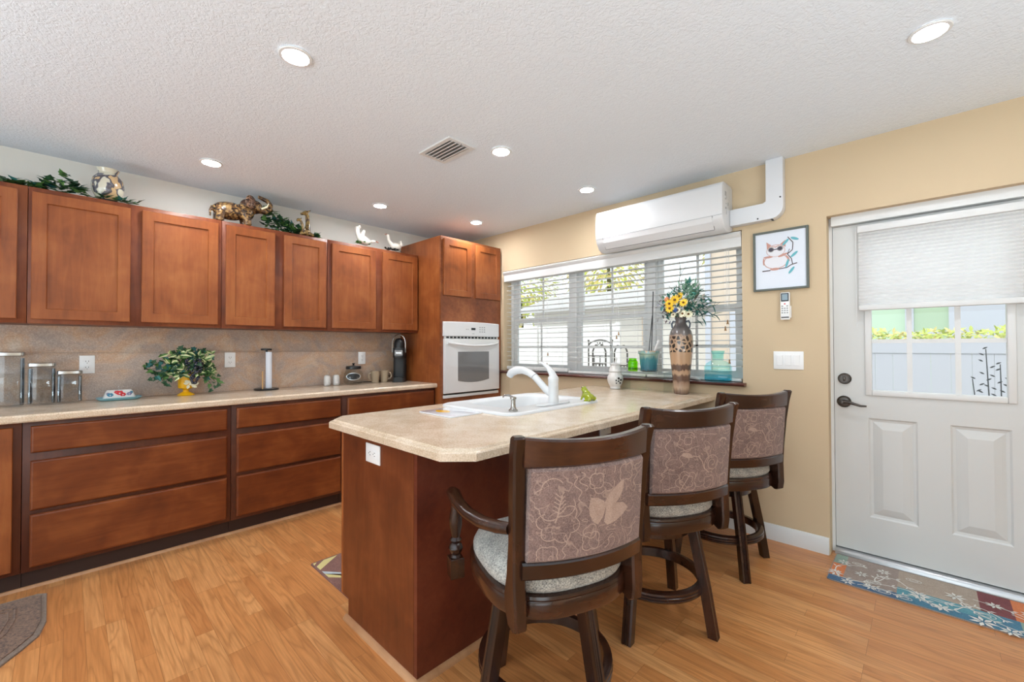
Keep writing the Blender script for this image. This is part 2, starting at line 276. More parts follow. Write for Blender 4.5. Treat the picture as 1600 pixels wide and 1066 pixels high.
class MB:
    """collects shapes, then links them as ONE mesh object"""
    def __init__(s): s.bm = bmesh.new()
    def _mi(s, faces, mi):
        for f in faces: f.material_index = mi
    def box(s, x0, x1, y0, y1, z0, z1, bev=0, mi=0, seg=2):
        vs = [s.bm.verts.new((x, y, z)) for x in (x0, x1) for y in (y0, y1) for z in (z0, z1)]
        fs = [s.bm.faces.new([vs[i] for i in q]) for q in ((0, 1, 3, 2), (4, 6, 7, 5), (0, 4, 5, 1), (2, 3, 7, 6), (0, 2, 6, 4), (1, 5, 7, 3))]
        s._mi(fs, mi)
        if bev > 0:
            es = list({e for f in fs for e in f.edges})
            r = bmesh.ops.bevel(s.bm, geom=es, offset=bev, segments=seg, profile=.5, affect='EDGES', clamp_overlap=True)
            s._mi(r['faces'], mi)
        return s
    def prism(s, poly, d0, d1, axis='z', mi=0, bev=0, top_only=False):
        """poly of 2-D points extruded along axis; 'z':(x,y) 'x':(y,z) 'y':(x,z)"""
        def P(a, b, d): return {'z': (a, b, d), 'x': (d, a, b), 'y': (a, d, b)}[axis]
        lo = [s.bm.verts.new(P(a, b, d0)) for a, b in poly]; hi = [s.bm.verts.new(P(a, b, d1)) for a, b in poly]
        n = len(poly); fs = [s.bm.faces.new(lo[::-1]), s.bm.faces.new(hi)]
        fs += [s.bm.faces.new((lo[i], lo[(i + 1) % n], hi[(i + 1) % n], hi[i])) for i in range(n)]
        s._mi(fs, mi)
        if bev:
            es = list(fs[1].edges) + ([] if top_only else list(fs[0].edges))
            r = bmesh.ops.bevel(s.bm, geom=es, offset=bev, segments=3, profile=.5, affect='EDGES', clamp_overlap=True); s._mi(r['faces'], mi)
        return s
    def loft(s, rings, mi=0, cap=True, closed=True):
        R = [[s.bm.verts.new(p) for p in r] for r in rings]; fs = []
        n = len(R[0])
        for a, b in zip(R, R[1:]):
            for i in range(n if closed else n - 1):
                fs.append(s.bm.faces.new((a[i], a[(i + 1) % n], b[(i + 1) % n], b[i])))
        if cap and closed:
            fs.append(s.bm.faces.new(R[0][::-1])); fs.append(s.bm.faces.new(R[-1]))
        s._mi(fs, mi); return s
    def lathe(s, prof, n=32, c=(0, 0, 0), mi=0, cap=True):
        rings = [[(c[0] + max(r, 1e-4) * cos(2 * pi * i / n), c[1] + max(r, 1e-4) * sin(2 * pi * i / n), c[2] + z) for i in range(n)] for r, z in prof]
        return s.loft(rings, mi, cap)
    def tube(s, pts, r, n=10, mi=0, cap=True, flat=1.0):
        pts = [Vector(p) for p in pts]; rs = r if isinstance(r, (list, tuple)) else [r] * len(pts)
        rings = []; prev = None
        for i, p in enumerate(pts):
            d = (pts[min(i + 1, len(pts) - 1)] - pts[max(i - 1, 0)]).normalized()
            if prev is None: a = Vector((0, 0, 1)) if abs(d.z) < .9 else Vector((1, 0, 0)); u = d.cross(a).normalized()
            else:
                u = (prev - d * prev.dot(d)); u = u.normalized() if u.length > 1e-6 else d.orthogonal().normalized()
            prev = u; w = d.cross(u)
            rings.append([tuple(p + (u * cos(2 * pi * k / n) + w * sin(2 * pi * k / n) * flat) * rs[i]) for k in range(n)])
        return s.loft(rings, mi, cap)
    def ball(s, c, r, seg=16, mi=0, rot=None):
        r = r if isinstance(r, (tuple, list)) else (r, r, r)
        mt = Matrix.Translation(c) @ (rot or Matrix()) @ Matrix.Diagonal((*r, 1))
        q = bmesh.ops.create_uvsphere(s.bm, u_segments=seg, v_segments=max(6, seg // 2), radius=1, matrix=mt)
        s._mi({f for v in q['verts'] for f in v.link_faces}, mi); return s
    def poly(s, pts, mi=0):
        s._mi([s.bm.faces.new([s.bm.verts.new(p) for p in pts])], mi); return s
    def leaf(s, c, d, up, L, Wd, mi=0, shape='ivy', fold=.25, edge=None):
        c = Vector(c); d = Vector(d).normalized(); up = Vector(up); w = d.cross(up)
        w = w.normalized() if w.length > 1e-5 else d.orthogonal().normalized(); nrm = w.cross(d)
        half = {'ivy': [(0, .18), (.05, .5), (.3, .3), (.42, .5), (.62, .22), (1, 0)], 'oval': [(0, .05), (.25, .4), (.5, .5), (.75, .34), (1, 0)], 'thin': [(0, .1), (.4, .5), (1, 0)]}[shape]
        mid = [c + d * (t * L) + nrm * (-.12 * L * t * t) for t, _ in half]
        for sg in (1, -1):
            side = [mm + w * (sg * h * Wd) + nrm * (h * Wd * fold) for mm, (t, h) in zip(mid, half)]
            A = [s.bm.verts.new(p) for p in mid]; B = [s.bm.verts.new(p) for p in side[:-1]]
            n = len(half)
            for i in range(n - 1):
                q = (A[i], A[i + 1], B[i + 1], B[i]) if i < n - 2 else (A[i], A[i + 1], B[i])
                f = s.bm.faces.new(q if sg < 0 else q[::-1]); f.material_index = (edge if edge is not None and sg > 0 else mi)
        return s
    def build(s, name, mats, parent=None, off=None, smooth=35, remesh=None):
        bm = s.bm; bmesh.ops.recalc_face_normals(bm, faces=bm.faces[:])
        if off is True:
            o = Vector((0, 0, 0)); q = parent
            while q is not None: o += q.location; q = q.parent
            off = o
        if off is not None: bmesh.ops.translate(bm, verts=bm.verts[:], vec=-Vector(off))
        me = bpy.data.meshes.new(name); bm.to_mesh(me); bm.free()
        for mt in (mats if isinstance(mats, (list, tuple)) else [mats]): me.materials.append(M[mt] if isinstance(mt, str) else mt)
        ob = bpy.data.objects.new(name, me); COL.objects.link(ob)
        if parent is not None: ob.parent = parent
        if smooth:
            me.shade_smooth()
            me.set_sharp_from_angle(angle=radians(smooth))
        if remesh:
            md = ob.modifiers.new('union', 'REMESH'); md.mode = 'VOXEL'; md.voxel_size = remesh; md.use_smooth_shade = True
            sm = ob.modifiers.new('soften', 'SMOOTH'); sm.factor = .5; sm.iterations = 2
        return ob

def tag(o, label, cat, group=None):
    o['label'] = label; o['category'] = cat
    if group: o['group'] = group
    return o
def thing(name, loc, label, cat, group=None, rz=0.0):
    o = bpy.data.objects.new(name, None); COL.objects.link(o); o.empty_display_size = .05
    o.location = loc; o.rotation_euler = (0, 0, rz); return tag(o, label, cat, group)
def struct(o, label=None):
    o['kind'] = 'structure'
    if label: o['label'] = label
    return o
def copy_tree(o, parent=None):
    c = o.copy(); COL.objects.link(c)
    if parent is not None: c.parent = parent
    for ch in list(o.children): copy_tree(ch, c)
    return c
def arc(cx, cy, r, a0, a1, n=8): return [(cx + r * cos(radians(a0 + (a1 - a0) * i / n)), cy + r * sin(radians(a0 + (a1 - a0) * i / n))) for i in range(n + 1)]
def rrect(x0, x1, y0, y1, r, n=5):
    return arc(x1 - r, y1 - r, r, 0, 90, n) + arc(x0 + r, y1 - r, r, 90, 180, n) + arc(x0 + r, y0 + r, r, 180, 270, n) + arc(x1 - r, y0 + r, r, 270, 360, n)
# ------------------------------------------------------------------ the setting
H = 2.44; XR = 6.6; YF = -6.6; WT = .2
WX0, WX1, WZ0, WZ1 = .735, 3.02, .985, 2.035            # window opening
DX0, DX1, DZ1 = 3.487, 4.42, 2.028                      # door opening
struct(MB().box(-.2, XR + .2, YF - .2, WT, -.12, 0).build('floor', 'floor', smooth=0))
struct(MB().box(-.2, XR + .2, YF - .2, WT, H, H + .2).build('ceiling', 'ceiling', smooth=0))
struct(MB().box(-.2, 0, YF - .2, WT, 0, H).build('wall_left', 'wall_grey', smooth=0))
struct(MB().box(XR, XR + .2, YF - .2, WT, 0, H).build('wall_right', 'wall_yellow', smooth=0))
struct(MB().box(0, XR, YF - .2, YF, 0, H).build('wall_front', 'wall_yellow', smooth=0))
b = MB()
b.box(0, WX0, 0, WT, 0, H).box(WX0, WX1, 0, WT, 0, WZ0).box(WX0, WX1, 0, WT, WZ1, H).box(WX1, DX0, 0, WT, 0, H)
b.box(DX0, DX1, 0, WT, DZ1, H).box(DX1, XR, 0, WT, 0, H)
struct(b.build('wall_back', 'wall_yellow', smooth=0))
b = MB(); b.prism([(0, 0), (-.013, 0), (-.013, .085), (-.006, .1), (0, .1)], 2.56, DX0 - .004, 'x')
struct(b.build('baseboard_back', 'white'))
b = MB(); b.prism([(0, 0), (-.013, 0), (-.013, .085), (-.006, .1), (0, .1)], DX1 + .004, XR, 'x')
struct(b.build('baseboard_right', 'white'))

# three double-hung sash windows side by side in the opening
def window(i, x0, x1, mid):
    b = MB(); y0, y1 = .115, .19; fw = .035
    b.box(x0, x0 + fw, y0, y1, WZ0, WZ1).box(x1 - fw, x1, y0, y1, WZ0, WZ1).box(x0 + fw, x1 - fw, y0, y1, WZ1 - fw, WZ1).box(x0 + fw, x1 - fw, y0, y1, WZ0, WZ0 + .04)
    root = struct(b.build('window_%d' % i, 'white', smooth=0)); a0, a1 = x0 + fw, x1 - fw
    for nm, za, zb, y, mr in (('upper_sash', mid, WZ1 - fw, .155, .03), ('lower_sash', WZ0 + .04, mid + .05, .125, .05)):
        s = MB(); k = .045
        s.box(a0, a0 + k, y, y + .025, za, zb).box(a1 - k, a1, y, y + .025, za, zb).box(a0 + k, a1 - k, y, y + .025, za, za + .045).box(a0 + k, a1 - k, y, y + .025, zb - .05, zb)
        sash = s.build(nm, 'white', root, smooth=0)
        g = MB().box(a0 + k, a1 - k, y + .012, y + .015, za + .045, zb - .05).build('pane', 'window_glass', sash, smooth=0)
        mx = (a0 + a1) / 2; mz = (za + zb) / 2 - (.04 if nm == 'lower_sash' else 0)
        s = MB().box(mx - .009, mx + .009, y + .004, y + .011, za + .045, zb - .05)
        if nm == 'lower_sash': s.box(a0 + k, a1 - k, y + .004, y + .0105, mz - .012, mz + .012)
        s.build('muntin', 'white', sash, smooth=0)
window(1, WX0, 1.545, 1.49); window(2, 1.545, 2.315, 1.49); window(3, 2.315, WX1, 1.50)
b = MB(); b.prism([(.115, .975), (.115, 1.0), (-.035, 1.0), (-.047, .996), (-.053, .987), (-.047, .978), (-.035, .974)], WX0 - .03, WX1 + .022, 'x', bev=.003)
struct(b.build('trim_1', 'sill'), 'dark red-brown wooden window sill')

# entry door with its half light
dy = .09
b = MB(); b.box(DX0, DX0 + .016, .086, .2, 0, DZ1).box(DX1 - .016, DX1, .086, .2, 0, DZ1).box(DX0 + .016, DX1 - .016, .05, .2, DZ1 - .055, DZ1)
struct(b.build('trim_2', 'white', smooth=0), 'white frame around the entry door')
struct(MB().prism([(.045, 0), (.047, .02), (.056, .03), (.17, .032), (.17, 0)], DX0 + .017, DX1 - .017, 'x', bev=.002).build('trim_3', 'alu'), 'aluminium door threshold')
SX0, SX1 = DX0 + .018, DX1 - .018; GX0, GX1, GZ0, GZ1 = 3.652, 4.232, .958, 1.90
def raised_panel(b, x0, x1, z0, z1):
    steps = [(0, 0), (.008, .007), (.02, .009), (.034, .004), (.062, -.004)]      # inset, depth behind the door face
    rings = [[(x0 + i, dy + d, z0 + i), (x1 - i, dy + d, z0 + i), (x1 - i, dy + d, z1 - i), (x0 + i, dy + d, z1 - i)] for i, d in steps]
    b.loft(rings, cap=False); b.poly(rings[-1])
b = MB(); P1 = (3.663, 3.872, .248, .825); P2 = (3.999, 4.213, .248, .825)
xs = [SX0, GX0, P1[1], P2[0], GX1, SX1]
z0d, z1d = .035, DZ1 - .058
def face(x0, x1, z0, z1): b.poly([(x0, dy, z0), (x1, dy, z0), (x1, dy, z1), (x0, dy, z1)])
face(SX0, SX1, z0d, P1[2]); face(SX0, SX1, P1[3], GZ0); face(SX0, SX1, GZ1, z1d)
face(SX0, GX0, GZ0, GZ1); face(GX1, SX1, GZ0, GZ1)
face(SX0, P1[0], P1[2], P1[3]); face(P1[1], P2[0], P1[2], P1[3]); face(P2[1], SX1, P1[2], P1[3])
raised_panel(b, *P1); raised_panel(b, *P2)
yb = dy + .044
b.poly([(SX0, dy, z0d), (SX0, yb, z0d), (SX0, yb, z1d), (SX0, dy, z1d)]); b.poly([(SX1, dy, z0d), (SX1, yb, z0d), (SX1, yb, z1d), (SX1, dy, z1d)])
b.poly([(SX0, dy, z0d), (SX1, dy, z0d), (SX1, yb, z0d), (SX0, yb, z0d)]); b.poly([(SX0, dy, z1d), (SX1, dy, z1d), (SX1, yb, z1d), (SX0, yb, z1d)])
b.box(SX0, SX1, yb - .002, yb, z0d, GZ0).box(SX0, SX1, yb - .002, yb, GZ1, z1d).box(SX0, GX0, yb - .002, yb, GZ0, GZ1).box(GX1, SX1, yb - .002, yb, GZ0, GZ1)
door = struct(b.build('door_1', 'door_white', smooth=0), 'white entry door with two raised panels and a gridded window')
b = MB(); k = .03
for x0, x1, z0, z1 in ((GX0, GX0 + k, GZ0, GZ1), (GX1 - k, GX1, GZ0, GZ1), (GX0 + k, GX1 - k, GZ0, GZ0 + k), (GX0 + k, GX1 - k, GZ1 - k, GZ1)):
    b.box(x0, x1, dy - .012, yb + .008, z0, z1, .004)
lite = b.build('glass_frame', 'white', door)
b = MB()
for x in (3.844, 4.032): b.box(x - .011, x + .011, dy + .006, dy + .018, GZ0 + k, GZ1 - k)
for z in (1.273, 1.575): b.box(GX0 + k, GX1 - k, dy + .0065, dy + .0175, z - .011, z + .011)
b.build('muntin', 'white', lite, smooth=0)
MB().box(GX0 + k, GX1 - k, dy + .02, dy + .026, GZ0 + k, GZ1 - k).build('pane', 'window_glass', lite, smooth=0)
def yl(b, prof, x, z, n=24):                       # lathe about the Y axis, prof (r, y)
    return b.loft([[(x + r * cos(2 * pi * i / n), y, z + r * sin(2 * pi * i / n)) for i in range(n)] for r, y in prof])
b = MB(); yl(b, [(.033, dy - .001), (.033, dy - .01), (.027, dy - .016), (.024, dy - .016), (.022, dy - .02), (.006, dy - .02)], 3.556, 1.05); b.box(3.551, 3.561, dy - .034, dy - .02, 1.037, 1.063, .002)
b.build('deadbolt', 'bronze', door)
b = MB(); yl(b, [(.035, dy - .001), (.035, dy - .008), (.026, dy - .018), (.013, dy - .02), (.011, dy - .05)], 3.552, .912)
b.tube([(3.552, dy - .045, .912), (3.575, dy - .05, .914), (3.605, dy - .052, .905), (3.635, dy - .052, .896), (3.66, dy - .05, .897)], [.011, .01, .008, .0065, .005])
b.build('door_handle', 'bronze', door)
# shade on the door
t = thing('cellular_shade', (3.945, .03, 1.46), 'white pleated cellular shade half lowered over the entry door window', 'window shade')
X0, X1 = 3.632, 4.27
MB().box(X0 - .003, X1 + .003, .026, .072, 1.905, 1.945, .004).build('head_rail', 'white', t, True)
b = MB(); n = 22; zt, zb = 1.905, 1.482
pts = []
for i in range(n * 2 + 1): pts.append((.036 if i % 2 else .045, zt - (zt - zb) * i / (2 * n)))
for i in range(len(pts) - 1):
    (ya, za), (yb2, zb2) = pts[i], pts[i + 1]
    b.poly([(X0, ya, za), (X1, ya, za), (X1, yb2, zb2), (X0, yb2, zb2)]); b.poly([(X0, .10 - ya, za), (X1, .10 - ya, za), (X1, .10 - yb2, zb2), (X0, .10 - yb2, zb2)])
b.build('pleated_fabric', 'shade', t, True, smooth=0)
MB().box(X0, X1, .03, .066, 1.452, 1.482, .005).build('bottom_rail', 'white', t, True)
b = MB(); b.tube([(X0 - .012, .05, 1.945), (X0 - .012, .05, 1.6), (X0 - .011, .05, 1.36)], .0015, 6); b.build('lift_cord', 'cord', t, True)

# ------------------------------------------------------------------ blinds
def blind(x0, x1, zb, label, tass, thick):
    t = thing('venetian_blind', ((x0 + x1) / 2, .05, zb), label, 'window blind', 'white venetian blinds in the kitchen window')
    b = MB(); z = 1.93; i = 0; n = int((1.93 - zb - .02) / .0455)
    for i in range(n):
        z = 1.925 - i * .0455; s = .0008
        b.loft([[(x, .026, z + s), (x, .05, z + .003), (x, .074, z - s), (x, .074, z - s - .003), (x, .05, z), (x, .026, z + s - .003)] for x in (x0, x1)])
    b.build('slat', 'blind', t, True, smooth=0)
    MB().box(x0, x1, .025, .075, zb, zb + thick, .004).build('bottom_rail', 'blind', t, True)
    b = MB()
    for x in (x0 + .09, (x0 + x1) / 2, x1 - .09):
        for y in (.024, .0762): b.tube([(x, y, 1.95), (x, y, zb + .01)], .0011, 5)
    b.build('ladder_cord', 'cord', t, True)
    for x, z in tass:
        c = MB().tube([(x, .021, 1.95), (x, .021, z + .02)], .0011, 5).build('pull_cord', 'cord', t, True)
        MB().lathe([(.002, .03), (.004, .028), (.005, .012), (.008, .002), (.008, 0), (.001, 0)], 12, (x, .021, z)).build('tassel', 'tassel', c, True)
    return t
blind(.755, 1.535, 1.012, 'white venetian blind in the left window beside the oven cabinet', [(1.31, 1.16), (1.30, 1.06)], .034)
blind(1.545, 2.305, 1.004, 'white venetian blind in the middle window, patio chairs behind it', [(2.07, 1.34), (2.05, 1.31)], .02)
blind(2.315, 3.005, 1.004, 'white venetian blind in the right window behind the flower vase', [(2.92, 1.40), (2.905, 1.355), (2.93, 1.125)], .02)
t = thing('blind_valance', (1.877, 0, 1.95), 'long white wooden valance across the top of the kitchen window', 'valance')
b = MB(); b.prism([(.018, 1.925), (-.0, 1.925), (-.0, 1.99), (-.012, 2.0), (-.02, 2.015), (-.012, 2.027), (.018, 2.027)], WX0 + .004, WX1 - .004, 'x', bev=.0015)
b.build('fascia', 'white', t, True)
MB().box(WX0 + .01, WX1 - .01, .022, .078, 1.965, 2.02).build('head_rail', 'white', t, True, smooth=0)

# ------------------------------------------------------------------ wall of cabinets on the left
def shaker(b, x, y0, y1, z0, z1, sw=.057, th=.02):
    """door whose face looks to +X, at X = x..x+th"""
    xf = x + th
    def r(i, d): return [(xf - d, y0 + i, z0 + i), (xf - d, y1 - i, z0 + i), (xf - d, y1 - i, z1 - i), (xf - d, y0 + i, z1 - i)]
    rings = [[(x, p[1], p[2]) for p in r(0, 0)], r(0, .003), r(.003, 0), r(sw, 0), r(sw + .004, .009)]
    b.loft(rings, cap=False); b.poly(rings[-1]); b.poly(rings[0][::-1]); return b
def slab(b, x, y0, y1, z0, z1, th=.02):
    """drawer front with a thumbnail top edge"""
    xf = x + th
    def r(i, d): return [(xf - d, y0 + i, z0 + i), (xf - d, y1 - i, z0 + i), (xf - d, y1 - i, z1 - i), (xf - d, y0 + i, z1 - i)]
    rings = [[(x, p[1], p[2]) for p in r(0, 0)], r(0, .007), r(.004, .002), r(.010, 0)]
    b.loft(rings, cap=False); b.poly(rings[-1]); b.poly(rings[0][::-1]); return b
UX, BX = .320, .602                                    # faces of the wall and base carcasses
def wall_cabinet(ya, yb, doors, label):
    t = thing('wall_cabinet', (0, (ya + yb) / 2, 1.384), label, 'kitchen cabinet', 'cherry wall cabinets in a row')
    b = MB(); b.box(.002, UX, ya + .001, yb - .001, 1.384, 2.148, .002)
    b.build('carcass', 'cab_frame', t, True)
    for d0, d1 in doors: doorpart(t, UX + .0015, d0, d1, 1.407, 2.12)
def doorpart(t, x, d0, d1, z0, z1):
    b = MB(); shaker(b, x, d0, d1, z0, z1); return b.build('door', 'cab_v', t, True, smooth=0)
wall_cabinet(-4.24, -3.325, [(-4.225, -3.80), (-3.775, -3.362)], 'cherry wall cabinet cut off by the left edge of the picture')
wall_cabinet(-3.325, -2.413, [(-3.31, -2.898), (-2.844, -2.436)], 'cherry wall cabinet with two doors below the painted urn and ivy')
wall_cabinet(-2.413, -1.667, [(-2.39, -2.071), (-2.006, -1.683)], 'cherry wall cabinet with two doors below the elephant and giraffe')
wall_cabinet(-1.667, -.778, [(-1.632, -1.235), (-1.167, -.795)], 'cherry wall cabinet with two doors below the two white geese')
def base_cabinet(ya, yb, drawers, doors, label):
    t = thing('base_cabinet', (0, (ya + yb) / 2, 0), label, 'kitchen cabinet', 'cherry base cabinets under the long counter')
    b = MB(); b.box(.002, BX, ya + .001, yb - .001, .103, .868, .002); b.build('carcass', 'cab_frame_dark', t, True)
    MB().box(.002, .548, ya + .001, yb - .001, .0, .1025).build('toe_kick', 'toe', t, True, smooth=0)
    for d0, d1, z0, z1 in drawers:
        b = MB(); slab(b, BX + .0015, d0, d1, z0, z1); b.build('drawer', 'cab_h', t, True, smooth=0)
    for d0, d1, z0, z1 in doors: doorpart(t, BX + .0015, d0, d1, z0, z1)
DZ = ((.708, .845), (.415, .668), (.126, .394))
base_cabinet(-4.24, -3.322, [], [(-4.225, -3.80, .126, .845), (-3.775, -3.352, .126, .845)], 'cherry base cabinet with doors, cut off by the left edge of the picture')
base_cabinet(-3.322, -2.413, [(-3.293, -2.438, a, c) for a, c in DZ], [], 'wide cherry three-drawer base cabinet below the butter dish')
base_cabinet(-2.413, -1.667, [(-2.384, -1.682, a, c) for a, c in DZ], [], 'narrower cherry three-drawer base cabinet below the paper towel holder')
base_cabinet(-1.667, -.778, [(-1.625, -.8, .708, .845)], [(-1.625, -1.22, .126, .668), (-1.205, -.8, .126, .668)], 'cherry base cabinet behind the island, below the coffee maker')
struct(MB().prism([(.549, 0), (.562, 0), (.556, .012), (.549, .014)], -4.24, -.78, 'y').build('trim_4', 'shoe'), 'light quarter-round along the toe kick')
# worktop with rolled front edge, and full-height splash
b = MB(); b.prism([(.003, .869), (.612, .869), (.636, .869), (.641, .876), (.641, .898), (.633, .907), (.612, .9085), (.59, .907), (.003, .907)], -4.24, -.781, 'y')
t = tag(b.build('countertop', 'counter'), 'long beige speckled laminate countertop along the left wall', 'countertop')
b = MB(); b.box(.001, .012, -4.24, -.781, .908, 1.2135).box(.001, .010, -4.24, -.781, 1.2145, 1.383)
tag(b.build('backsplash', 'splash', smooth=0), 'mottled brown and grey stone-look backsplash between counter and wall cabinets', 'backsplash')

# ------------------------------------------------------------------ tall oven cabinet and wall oven
TX, TY0, TY1, TZ = .690, -.777, -.004, 2.283
t = thing('oven_cabinet', (0, (TY0 + TY1) / 2, 0), 'tall cherry cabinet holding the white wall oven in the corner', 'kitchen cabinet')
b = MB()
b.box(.002, TX - .02, TY0, TY0 + .018, 0, TZ).box(.002, TX - .02, TY1 - .018, TY1, 0, TZ).box(.002, .02, TY0 + .018, TY1 - .018, 0, TZ)
for z0, z1 in ((.6, .74), (1.49, 1.52), (TZ - .02, TZ)): b.box(.02, TX - .02, TY0 + .018, TY1 - .018, z0, z1)
b.build('carcass', 'cab_v', t, True, smooth=0)
b = MB(); OY0, OY1, OZ0, OZ1 = -.745, -.06, .775, 1.478
for y0, y1, z0, z1 in ((TY0, OY0, .1, TZ), (OY1, TY1, .1, TZ)): b.box(TX - .0195, TX, y0, y1, z0, z1)
b.box(TX - .0195, TX, OY0, OY1, OZ1, TZ).box(TX - .0195, TX, OY0, OY1, .1, OZ0)
b.build('face_frame', 'cab_x', t, True, smooth=0)
doorpart(t, TX + .0015, -.75, -.418, 1.728, 2.258); doorpart(t, TX + .0015, -.362, -.022, 1.728, 2.258)
t = thing('wall_oven', (TX, (OY0 + OY1) / 2, .77), 'white built-in wall oven in the tall cherry cabinet', 'oven')
MB().box(.12, TX + .001, OY0 + .004, OY1 - .004, OZ0 + .003, OZ1 - .003).build('housing', 'grey', t, True, smooth=0)
def bowed(b, y0, y1, z0, z1, x0, x1, bow, mi=0, n=14, dz=0.0):
    rings = []
    for i in range(n + 1):
        q = i / n; y = y0 + (y1 - y0) * q; k = 4 * q * (1 - q); xf = x1 + bow * k
        rings.append([(x0, y, z0), (xf - .004, y, z0), (xf, y, z0 + .004), (xf, y, z1 - .006 + dz * k), (xf - .006, y, z1 + dz * k), (x0, y, z1 + dz * k)])
    return b.loft(rings, mi)
b = MB(); bowed(b, OY0 - .012, OY1 + .01, 1.348, 1.482, TX + .0015, TX + .022, .012, dz=.006); cp = b.build('control_panel', 'oven_white', t, True)
MB().box(TX + .0338, TX + .0348, -.436, -.382, 1.41, 1.432).build('clock_display', 'black', cp, True, smooth=0)
for y in (-.33, -.30, -.27):
    for z in (1.39, 1.412, 1.434): MB().box(TX + .0325, TX + .0335, y, y + .016, z, z + .009).build('button', 'grey', cp, True, smooth=0)
for y in (-.50, -.48): MB().box(TX + .033, TX + .034, y, y + .009, 1.412, 1.42).build('button', 'grey', cp, True, smooth=0)
MB().box(TX + .0338, TX + .0345, -.425, -.395, 1.372, 1.376).build('brand_mark', 'grey', cp, True, smooth=0)
b = MB(); b.box(TX + .0015, TX + .014, OY0, OY1, 1.325, 1.347); vs = b.build('vent_strip', 'white', t, True, smooth=0)
b = MB()
for i in range(15): b.box(TX + .0145, TX + .0165, OY0 + .02 + i * .044, OY0 + .05 + i * .044, 1.328, 1.344)
b.build('slot', 'darkslot', vs, True, smooth=0)
b = MB(); bowed(b, OY0 - .006, OY1 + .006, .812, 1.322, TX + .0015, TX + .03, .006); dr = b.build('oven_door', 'oven_white', t, True)
wy0, wy1, wz0, wz1 = -.602, -.205, .925, 1.20
b = MB(); poly = [(wy0, wz1), (wy0, wz0)] + [(wy0 + (wy1 - wy0) * i / 10, wz0 - .022 * 4 * (i / 10) * (1 - i / 10)) for i in range(1, 10)] + [(wy1, wz0), (wy1, wz1)]
b.prism(poly, TX + .034, TX + .0372, 'x'); b.build('window', 'oven_glass', dr, True, smooth=0)
b = MB(); n = 12; pts = [(TX + .035 + .045 * min(1, 6 * (i / n) * (1 - i / n)), OY0 + .025 + (OY1 - OY0 - .05) * i / n, 1.285 - .028 * 4 * (i / n) * (1 - i / n)) for i in range(n + 1)]
b.tube(pts, .013, 10); b.build('handle', 'oven_white', dr, True)
MB().box(TX + .0015, TX + .018, OY0 - .012, OY1 + .008, .768, .795, .003).build('bottom_trim', 'white', t, True)
MB().box(TX + .0015, TX + .006, OY0, OY1, .797, .811).build('lower_vent', 'darkslot', t, True, smooth=0)

# ------------------------------------------------------------------ island
IX0, IX1, IY = 1.915, 2.545, -2.262
t = thing('island_cabinet', ((IX0 + IX1) / 2, -1.1, 0), 'cherry kitchen island cabinet carrying the sink, seating side to the right', 'kitchen island')
b = MB(); b.box(IX0 + .02, IX1 - .021, IY + .02, -.003, .1, .722).box(IX0 + .02, IX1 - .021, IY + .02, -1.72, .722, .866).box(IX0 + .02, IX1 - .021, -.84, -.003, .722, .866); b.build('carcass', 'cab_v', t, True, smooth=0)
MB().box(IX0 + .075, IX1 - .021, IY + .02, -.003, 0, .0995).build('toe_kick', 'toe', t, True, smooth=0)
b = MB(); b.prism([(IX0 + .02, .095), (IX0 + .075, .095), (IX0 + .075, 0), (IX1 - .022, 0), (IX1 - .022, .867), (IX0 + .02, .867)], IY, IY + .0195, 'y'); b.build('end_panel', 'island_end', t, True, smooth=0)
MB().box(IX0, IX0 + .0195, IY - .001, IY + .05, .095, .867, .002).build('corner_stile', 'cab_v', t, True)
b = MB()
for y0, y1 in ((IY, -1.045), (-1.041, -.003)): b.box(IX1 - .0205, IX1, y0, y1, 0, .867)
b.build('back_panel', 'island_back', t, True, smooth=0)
b = MB(); y = IY + .06
while y < -.2:
    b.box(IX0 + .0, IX0 + .0195, y, min(y + .42, -.06), .13, .845); y += .44
b.build('door', 'cab_v', t, True, smooth=0)
b = MB(); q = [(0, 0)] + arc(0, 0, .02, 0, 90, 5)
b.prism([(IX1 + a, c) for a, c in q], IY - .018, -.015, 'y'); b.prism([(IY - a, c) for a, c in q], IX0 + .06, IX1 - .0005, 'x')
b.build('shoe_moulding', 'shoe', t, True)
# island worktop with clipped corners and a stepped edge
CX0, CX1, CY0, CY1, ch = 1.805, 2.838, -2.312, -.003, .085
def outline(i): 
    k = ch - i * .59
    return [(CX0 + i, CY1), (CX0 + i, CY0 + i + k), (CX0 + i + k, CY0 + i), (CX1 - i - k, CY0 + i), (CX1 - i, CY0 + i + k), (CX1 - i, CY1)]
sx0, sx1, sy0, sy1 = 1.94, 2.335, -1.56, -.92       # the sink cut-out
b = MB()
def ring(i, z): return [(x, y, z) for x, y in outline(i)]
b.loft([ring(.012, .868), ring(0, .868), ring(0, .893), ring(.004, .898), ring(.016, .899), ring(.022, .9065), ring(.03, .907)], cap=False)
def sheet(z):
    """worktop face with the sink hole: rim vertices joined to the cut-out rectangle"""
    bm = b.bm; o = [bm.verts.new(p) for p in ring(.03 if z > .9 else .012, z)]; h = [bm.verts.new((x, y, z)) for x, y in ((sx0, sy1), (sx0, sy0), (sx1, sy0), (sx1, sy1))]
    bm.faces.new((o[0], o[1], h[1], h[0])); bm.faces.new((o[1], o[2], h[1])); bm.faces.new((o[2], o[3], h[2], h[1])); bm.faces.new((o[3], o[4], h[2])); bm.faces.new((o[4], o[5], h[3], h[2])); bm.faces.new((o[5], o[0], h[0], h[3]))
sheet(.907); sheet(.868)
b.box(sx0 - .002, sx0, sy0, sy1, .868, .9069).box(sx1, sx1 + .002, sy0, sy1, .868, .9069)
bmesh.ops.remove_doubles(b.bm, verts=b.bm.verts[:], dist=.0004)
